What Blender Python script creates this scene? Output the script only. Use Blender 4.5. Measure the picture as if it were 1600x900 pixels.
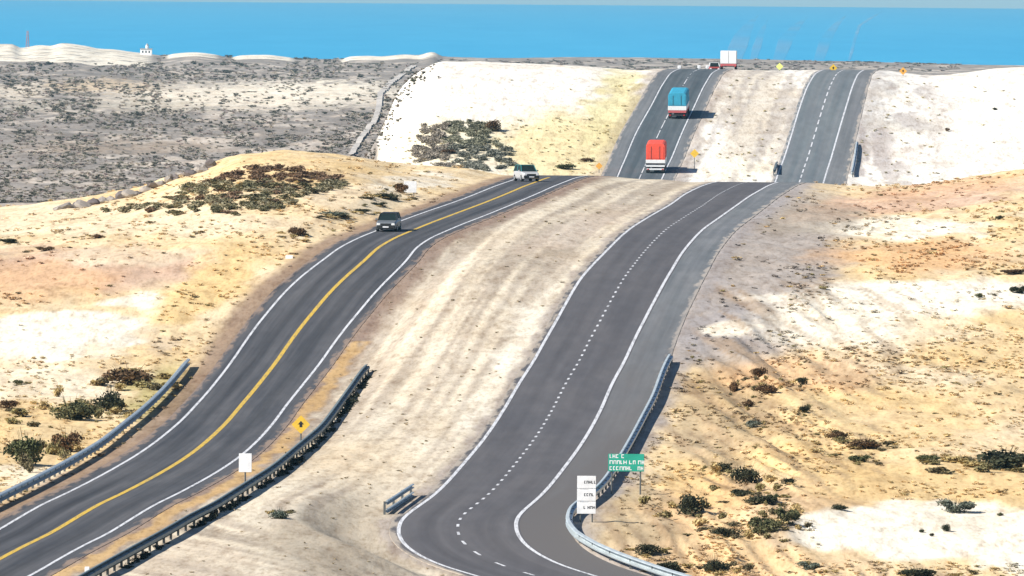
import bpy, bmesh, math, random
import numpy as np
from mathutils import Vector, Matrix

R_ = math.radians
rng = random.Random(7)
nr = np.random.RandomState(11)
sc = bpy.context.scene
for o in list(bpy.data.objects): bpy.data.objects.remove(o)
COL = sc.collection

# ------------------------------------------------------------------ camera
F = 18000.0            # focal length in pixels of a 1600 px wide frame (a 405 mm telephoto)
H = 60.0               # camera height above the sea
PITCH = (450 + 11) / F
ROLL = 0.0083
f0 = Vector((0, math.cos(PITCH), -math.sin(PITCH)))
u0 = Vector((0, math.sin(PITCH), math.cos(PITCH)))
r0 = Vector((1, 0, 0))
CR = r0 * math.cos(ROLL) + u0 * math.sin(ROLL)
CU = -r0 * math.sin(ROLL) + u0 * math.cos(ROLL)
cam = bpy.data.cameras.new('camera'); cam.lens = 36 * F / 1600; cam.sensor_width = 36
cam.clip_start = 1.0; cam.clip_end = 200000
co = bpy.data.objects.new('camera', cam); COL.objects.link(co)
m = Matrix((CR, CU, -f0)).transposed().to_4x4(); m.translation = Vector((0, 0, H)); co.matrix_world = m
sc.camera = co

# ------------------------------------------------------------------ light
TO_SUN = Vector((-0.71, -0.40, 0.61)).normalized()
w = bpy.data.worlds.new('World'); sc.world = w; w.use_nodes = True
nt = w.node_tree; bg = nt.nodes['Background']
sky = nt.nodes.new('ShaderNodeTexSky'); sky.sky_type = 'NISHITA'; sky.sun_disc = False
sky.sun_elevation = math.asin(TO_SUN.z); sky.sun_rotation = math.atan2(TO_SUN.x, TO_SUN.y)
sky.air_density = 1.0; sky.dust_density = 0.0; sky.altitude = 1500; sky.ozone_density = 4.0
nt.links.new(sky.outputs[0], bg.inputs[0]); bg.inputs[1].default_value = 0.07
sl = bpy.data.lights.new('sun', 'SUN'); sl.energy = 5.0; sl.angle = R_(0.5); sl.color = (1, 0.955, 0.88)
so = bpy.data.objects.new('sun', sl); COL.objects.link(so)
so.rotation_euler = TO_SUN.to_track_quat('Z', 'Y').to_euler()
sc.view_settings.view_transform = 'Standard'; sc.view_settings.look = 'None'
sc.view_settings.gamma = 1; sc.view_settings.use_curve_mapping = False
sc.view_settings.exposure = 0.52

# ------------------------------------------------------------------ helpers: numbers
def pchip(xs, ys):
    xs = np.array(xs, float); ys = np.array(ys, float)
    h = np.diff(xs); dl = np.diff(ys) / h; n = len(xs); d = np.zeros(n)
    for i in range(1, n - 1):
        if dl[i-1] * dl[i] > 0:
            w1 = 2*h[i] + h[i-1]; w2 = h[i] + 2*h[i-1]
            d[i] = (w1 + w2) / (w1 / dl[i-1] + w2 / dl[i])
    d[0] = dl[0]; d[-1] = dl[-1]
    def f(x):
        x = np.asarray(x, float)
        k = np.clip(np.searchsorted(xs, x) - 1, 0, n - 2)
        t = (x - xs[k]) / h[k]; tc = np.clip(t, 0, 1)
        t2 = tc*tc; t3 = t2*tc
        v = (2*t3-3*t2+1)*ys[k] + (t3-2*t2+tc)*h[k]*d[k] + (-2*t3+3*t2)*ys[k+1] + (t3-t2)*h[k]*d[k+1]
        v = v + np.where(t < 0, t*h[k]*d[0], 0) + np.where(t > 1, (t-1)*h[k]*d[-1], 0)
        return v
    sp = (xs[-1]-xs[0])*.15; gx = np.linspace(xs[0]-sp, xs[-1]+sp, 24000); gy = f(gx)
    return lambda x: np.interp(x, gx, gy)
def sstep(a, b, x):
    t = np.minimum(np.maximum((x - a) / (b - a), 0), 1); return t*t*(3-2*t)
_perm = nr.rand(256, 256)
def vnoise(x, y):
    xi = np.floor(x).astype(int); yi = np.floor(y).astype(int); fx = x - xi; fy = y - yi
    fx = fx*fx*(3-2*fx); fy = fy*fy*(3-2*fy)
    a = _perm[xi & 255, yi & 255]; b = _perm[(xi+1) & 255, yi & 255]
    c = _perm[xi & 255, (yi+1) & 255]; d = _perm[(xi+1) & 255, (yi+1) & 255]
    return (a*(1-fx)+b*fx)*(1-fy) + (c*(1-fx)+d*fx)*fy
def fbm(x, y, o=4):
    s = 0; a = .5; t = 0
    for i in range(o):
        s = s + a * vnoise(x + 17.3*i, y + 9.1*i); t += a; a *= .5; x = x*2.03; y = y*2.03
    return s / t

# rays: direction per unit of world Y for a point of the photograph
def ray(px, py):
    a = (px - 800) / F; b = (450 - py) / F
    x = f0.x + a*CR.x + b*CU.x; y = f0.y + a*CR.y + b*CU.y; z = f0.z + a*CR.z + b*CU.z
    return x / y, z / y
def project(X, Y, Z):
    Z = Z - H
    de = X*f0.x + Y*f0.y + Z*f0.z
    return 800 + F*(X*CR.x + Y*CR.y + Z*CR.z)/de, 450 - F*(X*CU.x + Y*CU.y + Z*CU.z)/de

# ------------------------------------------------------------------ terrain shape
DN  = [.0260, .0300, .0330, .0362, .0380, .0402, .0425, .0445, .0465, .0485, .0505, .0525, .0550, .0580, .0615, .0645, .0670, .0705]
YRt = [1420, 1190, 1050, 905, 815, 750, 692, 643, 590, 535, 478, 428, 388, 350, 320, 301, 290, 281]
YLt = [1180, 1020, 935, 845, 788, 742, 700, 666, 628, 583, 528, 462, 398, 352, 321, 302, 290, 281]
def drops(ys, ds, u=800):
    return [-(ray(u, y)[1]) * d * F for y, d in zip(ys, ds)]
DF = [.0735, .0780, .0830, .0885, .0920, .0945, .0965, .0985, .1002, .1018, .1034, .106, .112, .120, .135, .300]
FA = [21.9, 25.2, 27.9, 28.6, 27.6, 24.9, 21.1, 17.1, 14.1, 12.5, 12.15, 13.6, 21.5, 29.5, 34, 34]
PL = [21.9, 25.5, 29.0, 31.6, 32.6, 33.0, 33.2, 33.4, 33.6, 33.7, 33.7, 33.8, 33.9, 34, 34, 34]
pR = pchip(DN + DF, drops(YRt, DN) + FA)
pL = pchip(DN + DF, drops(YLt, DN) + FA)
pP = pchip(DN + DF, drops(YLt, DN) + PL)
crest_f = pchip([-260, 0, 100, 200, 300, 380, 450, 560, 640, 740, 850, 950, 1120, 1240, 1340, 1420, 1500, 1600, 1850],
                [336, 332, 320, 302, 270, 246, 241, 249, 262, 268, 272, 278, 281, 283, 288, 285, 274, 259, 246])
flank_f = pchip([-300, 500, 540, 560, 580, 600, 620, 650, 690, 760, 1900], [0, 0, .12, .26, .40, .57, .78, .92, 1, 1, 1])
top_f = pchip([-300, 690, 740, 800, 900, 1000, 1100, 1200, 1300, 1400, 1450, 1500, 1560, 1600, 1900],
              [94, 95, 95, 98, 103, 109, 108, 110, 109, 115, 119, 115, 107, 104, 98])
coast_f = pchip([-300, 0, 15, 30, 60, 75, 95, 130, 150, 180, 200, 225, 255, 270, 300, 335, 355, 375, 410, 450, 465, 530, 545, 570, 590, 630, 650, 672, 690, 760, 900, 1100, 1300, 1450, 1900],
                [71, 70, 70, 76, 72, 73, 69, 73, 77, 79, 82, 85, 88, 85, 83, 87, 91, 88, 87, 91, 94, 94, 90, 89, 90, 87, 88, 83, 90, 92, 91, 93, 97, 101, 110])
def zs(u, d):
    "smooth ground height; u = 800 + F*X/Y, d = Y/F"
    u = np.asarray(u, float); d = np.asarray(d, float)
    lr = sstep(430, 800, u)
    hill = pL(d)*(1-lr) + pR(d)*lr
    fl = flank_f(u)
    drop = hill*fl + pP(d)*(1-fl)
    near = d < .0706
    drop = np.where(near, hill, drop)
    wgt = sstep(.051, .066, d) * (1 - sstep(.073, .086, d))
    drop = drop + (crest_f(u) - 281) * .0695 * wgt
    wt = sstep(.093, .1015, d) * (1 - sstep(.105, .115, d)) * fl
    drop = drop + (top_f(u) - 109 - (u-1100)*ROLL*1.0) * .1025 * wt
    cw = sstep(.27, .325, d) * (1 - sstep(.332, .345, d))
    cd = (coast_f(u) + 11 - (u-800)*ROLL) * .325
    drop = drop*(1-cw) + cd*cw
    drop = drop + sstep(.330, .352, d) * 40
    return H - drop
_dh = np.concatenate([np.linspace(.026, .0712, 1100), np.linspace(.0713, .086, 60), np.linspace(.0861, .106, 600), np.linspace(.107, .34, 500)])
def hit(px, py, d0=.026, d1=.34, zf=zs):
    "first point of the ground seen at a point of the photograph -> X, Y, Z"
    rx, rz = ray(px, py)
    ds = _dh[(_dh >= d0) & (_dh <= d1)]
    if zf is not zs:
        dc = ds[::7]; g = H + rz*dc*F - zs(rx*F + 800, dc); i = int(np.argmax(g <= 1.6))
        if g[i] > 1.6: i = int(np.argmin(g))
        ds = ds[max(0, i*7-20):i*7+110]; g = H + rz*ds*F - zf(rx*F + 800, ds)
    else: g = H + rz*ds*F - zs(rx*F + 800, ds)
    i = int(np.argmax(g <= 0))
    if g[i] > 0: i = int(np.argmin(g))
    d = ds[i]
    if i > 0 and g[i] <= 0 and g[i-1] > 0:
        t = g[i-1] / (g[i-1] - g[i]); d = ds[i-1] + t*(ds[i]-ds[i-1])
    Y = d*F
    return rx*Y, Y, float(zf(rx*F + 800, d))

# ------------------------------------------------------------------ the two carriageways, traced from their painted edges
NEAR = (.026, .0712); FARR = (.0885, .1026)
rL = [(1122,281),(1075,300),(1046,320),(1011,340),(981,360),(959,380),(940,400),(920,420),(904,440),(892,460),(881,480),(870,500),(859,520),(847,540),(836,560),(811,600),(787,640),(761,680),(728,720),(691,760),(664,780),(634,800),(623,822),(630,842),(654,861),(700,880),(757,900),(830,925)]
rC = [(1169,281),(1130,300),(1098,320),(1066,340),(1039,360),(1018,380),(1001,400),(986,420),(972,440),(960,460),(949,480),(939,500),(928,520),(917,540),(907,560),(884,600),(864,640),(840,680),(808,720),(772,760),(753,780),(727,800),(711,822),(717,842),(742,861),(786,880),(840,900),(915,925)]
rR = [(1217,281),(1184,300),(1153,320),(1125,340),(1097,360),(1078,380),(1062,400),(1051,420),(1039,440),(1028,460),(1017,480),(1007,500),(996,520),(987,540),(978,560),(956,600),(939,640),(917,680),(890,720),(858,760),(840,780),(817,800),(802,822),(808,842),(832,861),(877,880),(931,900),(1005,925)]
fRL = [(1215,274),(1238,207),(1252,161),(1267,126),(1282,110)]
fRC = [(1252,274),(1272,207),(1288,161),(1300,126),(1313,110)]
fRR = [(1290,274),(1310,207),(1324,161),(1336,126),(1346,110)]
lL = [(806,281),(766,294),(735,305),(705,316),(675,326),(630,342),(595,356),(565,368),(535,386),(515,400),(470,437),(430,477),(400,512),(369,555),(311,628),(272,667),(230,700),(156,744),(78,783),(0,826),(-90,872),(-180,915)]
lC = [(849,281),(770,307),(740,320),(700,335),(660,350),(620,366),(585,387),(577,400),(532,437),(497,477),(470,510),(440,550),(393,616),(338,678),(268,729),(156,795),(78,832),(0,873),(-90,915)]
lR = [(889,281),(840,303),(790,325),(745,343),(700,360),(670,374),(645,391),(640,400),(595,440),(562,477),(535,510),(505,555),(451,628),(405,686),(370,717),(288,766),(195,818),(113,861),(47,900),(-30,935)]
fLL = [(967,271),(993,209),(1017,167),(1039,127),(1056,108)]
fLC = [(1002,272),(1029,209),(1050,167),(1071,127),(1087,108)]
fLR = [(1037,273),(1065,209),(1084,167),(1104,127),(1119,108)]
def xline(nearp, farp):
    P = [hit(x, y, *NEAR) for x, y in nearp] + [hit(x, y, *FARR) for x, y in farp]
    P.sort(key=lambda p: p[1])
    Q = [P[0]]
    for p in P[1:]:
        if p[1] - Q[-1][1] > 4: Q.append(p)
    return [p[1] for p in Q], [p[0] for p in Q]
class Road:
    def __init__(s, L, C, Rr, fL, fC, fR):
        s.xc0 = pchip(*xline(L + Rr, fL + fR)) if False else None
        yl, xl = xline(L, fL); yr, xr = xline(Rr, fR)
        fl = pchip(yl, xl); fr = pchip(yr, xr)
        ys = np.arange(470, 1930, 3.0)
        cx = (fl(ys) + fr(ys)) / 2; hw = (fr(ys) - fl(ys)) / 2
        def smooth(a, n):
            k = np.hanning(n + 2)[1:-1]; k /= k.sum()
            return np.convolve(np.pad(a, n//2, mode='edge'), k, 'valid')[:len(a)]
        trend = np.polyval(np.polyfit(ys, cx, 1), ys)
        cx = smooth(cx - trend, 5) + trend; hw = np.clip(smooth(hw, 21), 2.9, 3.9)
        # beyond the far crest the road bends away to the right
        s.c = pchip(ys, cx); s.h = pchip(ys, hw)
        s.ty = np.arange(420, 2400, 1.0); s.tz = zs(800 + F*s.c(s.ty)/s.ty, s.ty/F)
    def z(s, Y): return np.interp(Y, s.ty, s.tz)
    def x(s, Y, off):
        "off in half-road units: -1 left painted edge, 1 right painted edge; metres beyond"
        return s.c(Y) + off
ROADR = Road(rL, rC, rR, fRL, fRC, fRR)
ROADL = Road(lL, lC, lR, fLL, fLC, fLR)
# paved widths beyond the painted edge lines (left, right) in metres
def ext_r(Y): Y = np.asarray(Y, float); return 0.55 + 0*Y, np.interp(Y, [600, 680, 700, 730, 830, 900, 1280, 1500, 1660, 1830, 1930], [3.1, 3.15, 3.3, 3.5, 3.5, 3.1, 3.0, 3.2, 3.4, 2.3, 2.0])
def ext_l(Y): Y = np.asarray(Y, float); return np.interp(Y, [600, 1280, 1660, 1830], [1.0, 1.2, 2.5, 2.2]), np.interp(Y, [600, 1280, 1660, 1930], [1.1, 1.1, 1.9, 1.9])

def zt(u, d, full=True):
    "ground height with the roads graded in and rough ground between"
    u = np.asarray(u, float); d = np.asarray(d, float)
    z = zs(u, d); Y = d*F; X = (u-800)/F*Y
    n = (fbm(X/5.5 + 31, Y/16 + 7, 4) - .5) * 1.5 + (fbm(X/1.6 + 3, Y/5 + 1, 2) - .5) * .34
    big = (fbm(X/30 + 5, Y/240 + 3, 3) - .5)
    mfar = 1 - .5*sstep(.088, .095, d)*(1-sstep(.108, .115, d))
    plain = sstep(.11, .14, d) + (1-flank_f(u))*sstep(.08, .095, d)*(d < .12)
    amp = np.where(d < .11, .55*mfar, 1.0)
    rough = n*amp + big*np.where(plain > .5, 2.4, .5)
    bank = sstep(3.5, 7, X-ROADR.c(Y)) * (1-sstep(15, 24, X-ROADR.c(Y))) * (1-sstep(860, 960, Y))
    dg = fbm((X + (Y-700)*.05)/1.3 + 9, (Y + X*9)/13 + 2, 4) - .5
    rough = rough + bank*dg*1.15
    rough = rough * (1 - .8*sstep(.28, .31, d))
    # less rough between the carriageways
    rl = X - ROADL.c(Y); rr = X - ROADR.c(Y)
    med = (rl > 0) & (rr < 0) & (d < .11)
    rough = np.where(med, rough*.35, rough)
    fade = np.ones_like(z)
    for rd, ext, r in ((ROADL, ext_l, rl), (ROADR, ext_r, rr)):
        hw = rd.h(Y); a, b = ext(Y)
        over = np.where(r < 0, -r - hw - a, r - hw - b)      # metres beyond the pavement
        k = (1 - sstep(1.0, 6.0, over)) * (Y < 1980)
        fade = fade * (1-k)
        zr = rd.z(Y) - np.interp(over, [-1.2, -.28, .02, 1.5, 6], [.16, .11, .015, .05, .3])
        z = z*(1-k) + zr*k
    return z + rough*fade

# ------------------------------------------------------------------ materials
def mat(name):
    mm = bpy.data.materials.new(name); mm.use_nodes = True
    return mm, mm.node_tree.nodes, mm.node_tree.links, mm.node_tree.nodes['Principled BSDF']
def N(nodes, t, **kw):
    n = nodes.new(t)
    for k, v in kw.items():
        if hasattr(n, k): setattr(n, k, v)
        else: n.inputs[k].default_value = v
    return n
def noise(nodes, links, coord, scale, detail=4, stretch=(1, 1, 1), rough=.6):
    mp = nodes.new('ShaderNodeMapping'); mp.inputs['Scale'].default_value = stretch
    links.new(coord, mp.inputs[0])
    n = nodes.new('ShaderNodeTexNoise'); n.inputs['Scale'].default_value = scale
    n.inputs['Detail'].default_value = detail; n.inputs['Roughness'].default_value = rough
    links.new(mp.outputs[0], n.inputs['Vector']); return n.outputs['Fac']
def ramp(nodes, links, fac, stops):
    r = nodes.new('ShaderNodeValToRGB'); links.new(fac, r.inputs[0])
    e = r.color_ramp.elements
    while len(e) < len(stops): e.new(.5)
    for el, (p, c) in zip(e, stops):
        el.position = p; el.color = (*c, 1) if len(c) == 3 else c
    return r.outputs[0]
def mix(nodes, links, fac, a, b, mode='MIX'):
    n = nodes.new('ShaderNodeMix'); n.data_type = 'RGBA'; n.blend_type = mode
    for sock, v in ((n.inputs[0], fac), (n.inputs[6], a), (n.inputs[7], b)):
        if isinstance(v, (int, float)): sock.default_value = v
        elif isinstance(v, tuple): sock.default_value = (*v, 1)
        else: links.new(v, sock)
    return n.outputs[2]
def simple(name, col, rough=.6, metal=0, var=.12, scale=3.0, bump=0, spec=None, stretch=(1,1,1)):
    mm, nd, lk, b = mat(name)
    tc = nd.new('ShaderNodeTexCoord')
    f = noise(nd, lk, tc.outputs['Object'], scale, 4, stretch)
    lo = tuple(c*(1-var) for c in col); hi = tuple(min(1, c*(1+var)) for c in col)
    lk.new(ramp(nd, lk, f, [(.3, lo), (.7, hi)]), b.inputs['Base Color'])
    b.inputs['Roughness'].default_value = rough; b.inputs['Metallic'].default_value = metal
    if spec is not None: b.inputs['Specular IOR Level'].default_value = spec
    if bump:
        bp = nd.new('ShaderNodeBump'); bp.inputs['Strength'].default_value = bump; bp.inputs['Distance'].default_value = .05
        lk.new(f, bp.inputs['Height']); lk.new(bp.outputs[0], b.inputs['Normal'])
    return mm

def ground_mat():
    mm, nd, lk, b = mat('ground')
    a = nd.new('ShaderNodeAttribute'); a.attribute_name = 'soil'
    s = nd.new('ShaderNodeAttribute'); s.attribute_name = 'lay'
    geo = nd.new('ShaderNodeTexCoord')
    P = geo.outputs['Object']
    n1 = noise(nd, lk, P, 1.0, 5, (1.1, .16, 1))      # streaky clods
    n2 = noise(nd, lk, P, 1.0, 3, (3.5, .5, 1))
    n3 = noise(nd, lk, P, 1.0, 4, (.16, .022, 1))
    c = mix(nd, lk, 1.0, a.outputs['Color'], ramp(nd, lk, n1, [(.25, (.66, .6, .56)), (.5, (1, 1, 1)), (.78, (1.15, 1.12, 1.1))]), 'MULTIPLY')
    c = mix(nd, lk, .8, c, ramp(nd, lk, n2, [(.3, (.72, .68, .62)), (.5, (1, 1, 1)), (1, (1.06, 1.06, 1.06))]), 'MULTIPLY')
    c = mix(nd, lk, .7, c, ramp(nd, lk, n3, [(.3, (.85, .78, .7)), (.6, (1.05, 1.05, 1.05))]), 'MULTIPLY')
    lk.new(c, b.inputs['Base Color']); b.inputs['Roughness'].default_value = .95
    b.inputs['Specular IOR Level'].default_value = .1
    bp = nd.new('ShaderNodeBump'); bp.inputs['Strength'].default_value = .5; bp.inputs['Distance'].default_value = .15
    lk.new(n1, bp.inputs['Height']); lk.new(bp.outputs[0], b.inputs['Normal'])
    return mm
def asphalt_mat(name, base, worn, stain=.7, edge=None):
    mm, nd, lk, b = mat(name)
    tc = nd.new('ShaderNodeTexCoord'); uv = nd.new('ShaderNodeUVMap'); uv.uv_map = 'lane'
    f = noise(nd, lk, tc.outputs['Object'], 1.0, 5, (.9, .12, 1))
    g = noise(nd, lk, uv.outputs[0], 1.0, 4, (1.3, .012, 1))
    g2 = noise(nd, lk, uv.outputs[0], 1.0, 3, (.25, .03, 1))
    c = ramp(nd, lk, g, [(.32, base), (.68, worn)])
    c = mix(nd, lk, .55, c, ramp(nd, lk, f, [(.3, (.8, .8, .8)), (.7, (1.15, 1.15, 1.15))]), 'MULTIPLY')
    c = mix(nd, lk, .5, c, ramp(nd, lk, g2, [(.35, (.78, .8, .84)), (.65, (1.15, 1.13, 1.1))]), 'MULTIPLY')
    sx = nd.new('ShaderNodeSeparateXYZ'); lk.new(uv.outputs[0], sx.inputs[0])
    def m2(op, a, b_):
        n = nd.new('ShaderNodeMath'); n.operation = op
        for i_, v in enumerate((a, b_)):
            if isinstance(v, (int, float)): n.inputs[i_].default_value = v
            else: lk.new(v, n.inputs[i_])
        return n.outputs[0]
    ax = m2('ABSOLUTE', sx.outputs[0], 0); dl = m2('ABSOLUTE', m2('SUBTRACT', ax, 1.75), 0)        # oil and tyre stain down the middle of each lane
    band = m2('MAXIMUM', m2('SUBTRACT', 1, m2('MULTIPLY', dl, 1.5)), 0)
    g3 = noise(nd, lk, uv.outputs[0], 1.0, 4, (.9, .02, 1))
    c = mix(nd, lk, m2('MULTIPLY', m2('MULTIPLY', band, g3), stain), c, tuple(v*.5 for v in base))
    if edge:
        ue = nd.new('ShaderNodeUVMap'); ue.uv_map = 'edge'; se = nd.new('ShaderNodeSeparateXYZ'); lk.new(ue.outputs[0], se.inputs[0])
        n4 = noise(nd, lk, uv.outputs[0], 1.0, 5, (1.6, .16, 1))
        lim = m2('MULTIPLY', m2('SUBTRACT', n4, .36), 2.3)
        k = nd.new('ShaderNodeMapRange'); lk.new(m2('SUBTRACT', lim, se.outputs[0]), k.inputs[0]); k.inputs[1].default_value = -.08; k.inputs[2].default_value = .25; k.inputs[3].default_value = 0; k.inputs[4].default_value = .8
        c = mix(nd, lk, k.outputs[0], c, edge)
    lk.new(c, b.inputs['Base Color']); b.inputs['Roughness'].default_value = .9; b.inputs['Specular IOR Level'].default_value = .15
    return mm
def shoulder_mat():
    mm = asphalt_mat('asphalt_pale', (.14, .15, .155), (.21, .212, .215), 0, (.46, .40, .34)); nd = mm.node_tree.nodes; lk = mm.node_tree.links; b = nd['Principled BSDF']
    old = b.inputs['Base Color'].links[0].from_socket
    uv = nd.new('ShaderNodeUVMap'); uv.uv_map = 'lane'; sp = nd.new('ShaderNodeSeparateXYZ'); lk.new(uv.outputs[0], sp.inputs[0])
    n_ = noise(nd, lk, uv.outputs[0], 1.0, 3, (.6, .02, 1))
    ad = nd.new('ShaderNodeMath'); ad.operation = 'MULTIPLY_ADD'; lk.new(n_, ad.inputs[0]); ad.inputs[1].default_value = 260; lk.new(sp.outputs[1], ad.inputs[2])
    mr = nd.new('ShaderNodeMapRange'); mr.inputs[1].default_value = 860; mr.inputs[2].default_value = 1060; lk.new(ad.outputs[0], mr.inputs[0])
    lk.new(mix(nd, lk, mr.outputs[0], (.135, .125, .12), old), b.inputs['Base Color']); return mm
def paint_mat(name, col, wear):
    mm, nd, lk, b = mat(name)
    tc = nd.new('ShaderNodeTexCoord')
    f = noise(nd, lk, tc.outputs['Object'], 1.0, 5, (5, .35, 1), .75)
    lk.new(ramp(nd, lk, f, [(.36, wear), (.52, col)]), b.inputs['Base Color']); b.inputs['Roughness'].default_value = .75
    return mm
def veg_mat(name, dark, light, tint):
    mm, nd, lk, b = mat(name)
    tc = nd.new('ShaderNodeTexCoord'); oi = nd.new('ShaderNodeObjectInfo')
    f = noise(nd, lk, tc.outputs['Object'], 2.2, 3)
    c = ramp(nd, lk, f, [(.3, dark), (.62, light)])
    c = mix(nd, lk, oi.outputs['Random'], c, mix(nd, lk, 1.0, c, tint, 'MULTIPLY'))
    lk.new(c, b.inputs['Base Color']); b.inputs['Roughness'].default_value = .9; b.inputs['Specular IOR Level'].default_value = .15
    return mm
def attr_mat(name, rough=.95):
    mm, nd, lk, b = mat(name)
    a = nd.new('ShaderNodeAttribute'); a.attribute_name = 'soil'
    tc = nd.new('ShaderNodeTexCoord')
    f = noise(nd, lk, tc.outputs['Object'], 1.0, 3, (2, .5, 2))
    c = mix(nd, lk, .7, a.outputs['Color'], ramp(nd, lk, f, [(.3, (.7, .7, .7)), (.7, (1.2, 1.2, 1.2))]), 'MULTIPLY')
    lk.new(c, b.inputs['Base Color']); b.inputs['Roughness'].default_value = rough; b.inputs['Specular IOR Level'].default_value = .1
    return mm

M = {}
M['ground'] = ground_mat()
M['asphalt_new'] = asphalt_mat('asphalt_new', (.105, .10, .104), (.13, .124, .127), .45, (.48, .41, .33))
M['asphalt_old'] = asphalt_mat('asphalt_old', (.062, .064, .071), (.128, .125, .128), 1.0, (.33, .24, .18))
M['asphalt_hazed'] = asphalt_mat('asphalt_hazed', (.15, .175, .185), (.20, .21, .215), .4, (.5, .45, .4))  # far stretch: greyer asphalt with the paleness of haze put into its colour
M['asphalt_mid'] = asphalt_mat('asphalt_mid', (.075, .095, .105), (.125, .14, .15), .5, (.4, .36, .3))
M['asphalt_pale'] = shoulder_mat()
M['white_line'] = paint_mat('white_line', (.68, .68, .69), (.34, .34, .35))
M['yellow_line'] = paint_mat('yellow_line', (.66, .43, .05), (.40, .29, .10))
M['galv'] = simple('galvanised_steel', (.52, .57, .58), .45, .35, .18, 2, stretch=(1, .3, 1))
M['galv_dark'] = simple('weathered_steel', (.17, .205, .205), .6, .3, .3, 2)
M['post'] = simple('steel_post', (.12, .13, .13), .6, .3)
M['white'] = simple('white_paint', (.82, .82, .82), .5)
M['plate_back'] = simple('sign_back', (.35, .36, .37), .5, .3)
M['sign_yellow'] = simple('sign_yellow', (.78, .50, .05), .5)
M['sign_orange'] = simple('sign_orange', (.72, .36, .06), .5)
M['sign_lime'] = simple('sign_lime', (.72, .78, .22), .5)
M['sign_green'] = simple('sign_green', (.02, .36, .25), .5)
M['black'] = simple('black_paint', (.02, .02, .02), .5)
M['rubber'] = simple('rubber', (.018, .018, .018), .85)
M['glass'] = simple('car_glass', (.012, .022, .022), .5, 0, .1, spec=.2)
M['car_silver'] = simple('silver_paint', (.20, .215, .23), .35, .3, .08)
M['car_dark'] = simple('dark_paint', (.025, .028, .035), .35, .2, .08)
M['car_white'] = simple('car_white', (.75, .77, .76), .35, 0, .05)
M['car_pale'] = simple('pale_paint', (.45, .45, .45), .4, 0, .08)
M['car_red'] = simple('car_red', (.38, .06, .05), .35, 0, .08)
M['tarp_red'] = simple('red_tarpaulin', (.80, .085, .045), .7, 0, .12, 1.2, .3)
M['tarp_blue'] = simple('blue_tarpaulin', (.035, .32, .47), .7, 0, .15, 1.2, .3)
M['panel_red'] = simple('faded_red_panel', (.52, .12, .12), .6)
M['panel_white'] = simple('white_panel', (.82, .82, .80), .5, 0, .06)
M['chassis'] = simple('chassis', (.03, .028, .03), .8)
M['lamp_red'] = simple('tail_lamp', (.5, .02, .02), .3)
M['lamp_clear'] = simple('headlamp', (.8, .8, .78), .15)
M['roof_teal'] = simple('roof_teal', (.04, .22, .22), .4)
M['rock'] = simple('rock', (.14, .12, .115), .95, 0, .35, 1.2, .6)
M['rock_pale'] = simple('pale_rock', (.30, .265, .23), .95, 0, .35, 1.2, .6)
M['mast_red'] = simple('mast_red', (.38, .16, .14), .6)
M['veg_dark'] = veg_mat('foliage_dark', (.026, .027, .015), (.085, .08, .042), (.8, .95, 1.0))
M['veg_brown'] = veg_mat('foliage_brown', (.055, .037, .022), (.18, .12, .065), (1.1, .9, .75))
M['veg_olive'] = veg_mat('foliage_olive', (.05, .055, .025), (.17, .16, .075), (.85, 1, .9))
M['veg_grey'] = veg_mat('foliage_grey', (.07, .085, .065), (.2, .21, .16), (.9, 1, 1))
M['grass'] = attr_mat('dry_grass'); M['scrub'] = attr_mat('scrub')

def sea_mat():
    mm, nd, lk, b = mat('sea')
    tc = nd.new('ShaderNodeTexCoord')
    f = noise(nd, lk, tc.outputs['Object'], 1.0, 5, (.012, .0009, 1), .7)
    g = noise(nd, lk, tc.outputs['Object'], 1.0, 3, (.0016, .00011, 1))
    c = ramp(nd, lk, f, [(.3, (.040, .33, .56)), (.7, (.055, .375, .61))])
    c = mix(nd, lk, .5, c, ramp(nd, lk, g, [(.3, (.8, .92, .96)), (.7, (1.3, 1.1, 1.05))]), 'MULTIPLY')
    lk.new(c, b.inputs['Base Color']); b.inputs['Roughness'].default_value = .75
    b.inputs['Specular IOR Level'].default_value = .12
    return mm
M['sea'] = sea_mat()
def pale_sheet_mat(name, k):
    mm, nd, lk, b = mat(name); b.inputs['Base Color'].default_value = (.30, .52, .66, 1); b.inputs['Roughness'].default_value = .8; b.inputs['Specular IOR Level'].default_value = .1
    tc = nd.new('ShaderNodeTexCoord'); f = noise(nd, lk, tc.outputs['Object'], 1.0, 4, (.006, .00022, 1), .4)
    lk.new(ramp(nd, lk, f, [(.34, (0, 0, 0)), (.72, (k, k, k))]), b.inputs['Alpha']); return mm
M['haze_sheet'] = pale_sheet_mat('haze_plume', .38); M['foam'] = pale_sheet_mat('sea_wake', .6)  # the first is a pale tint standing for haze plumes

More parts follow.
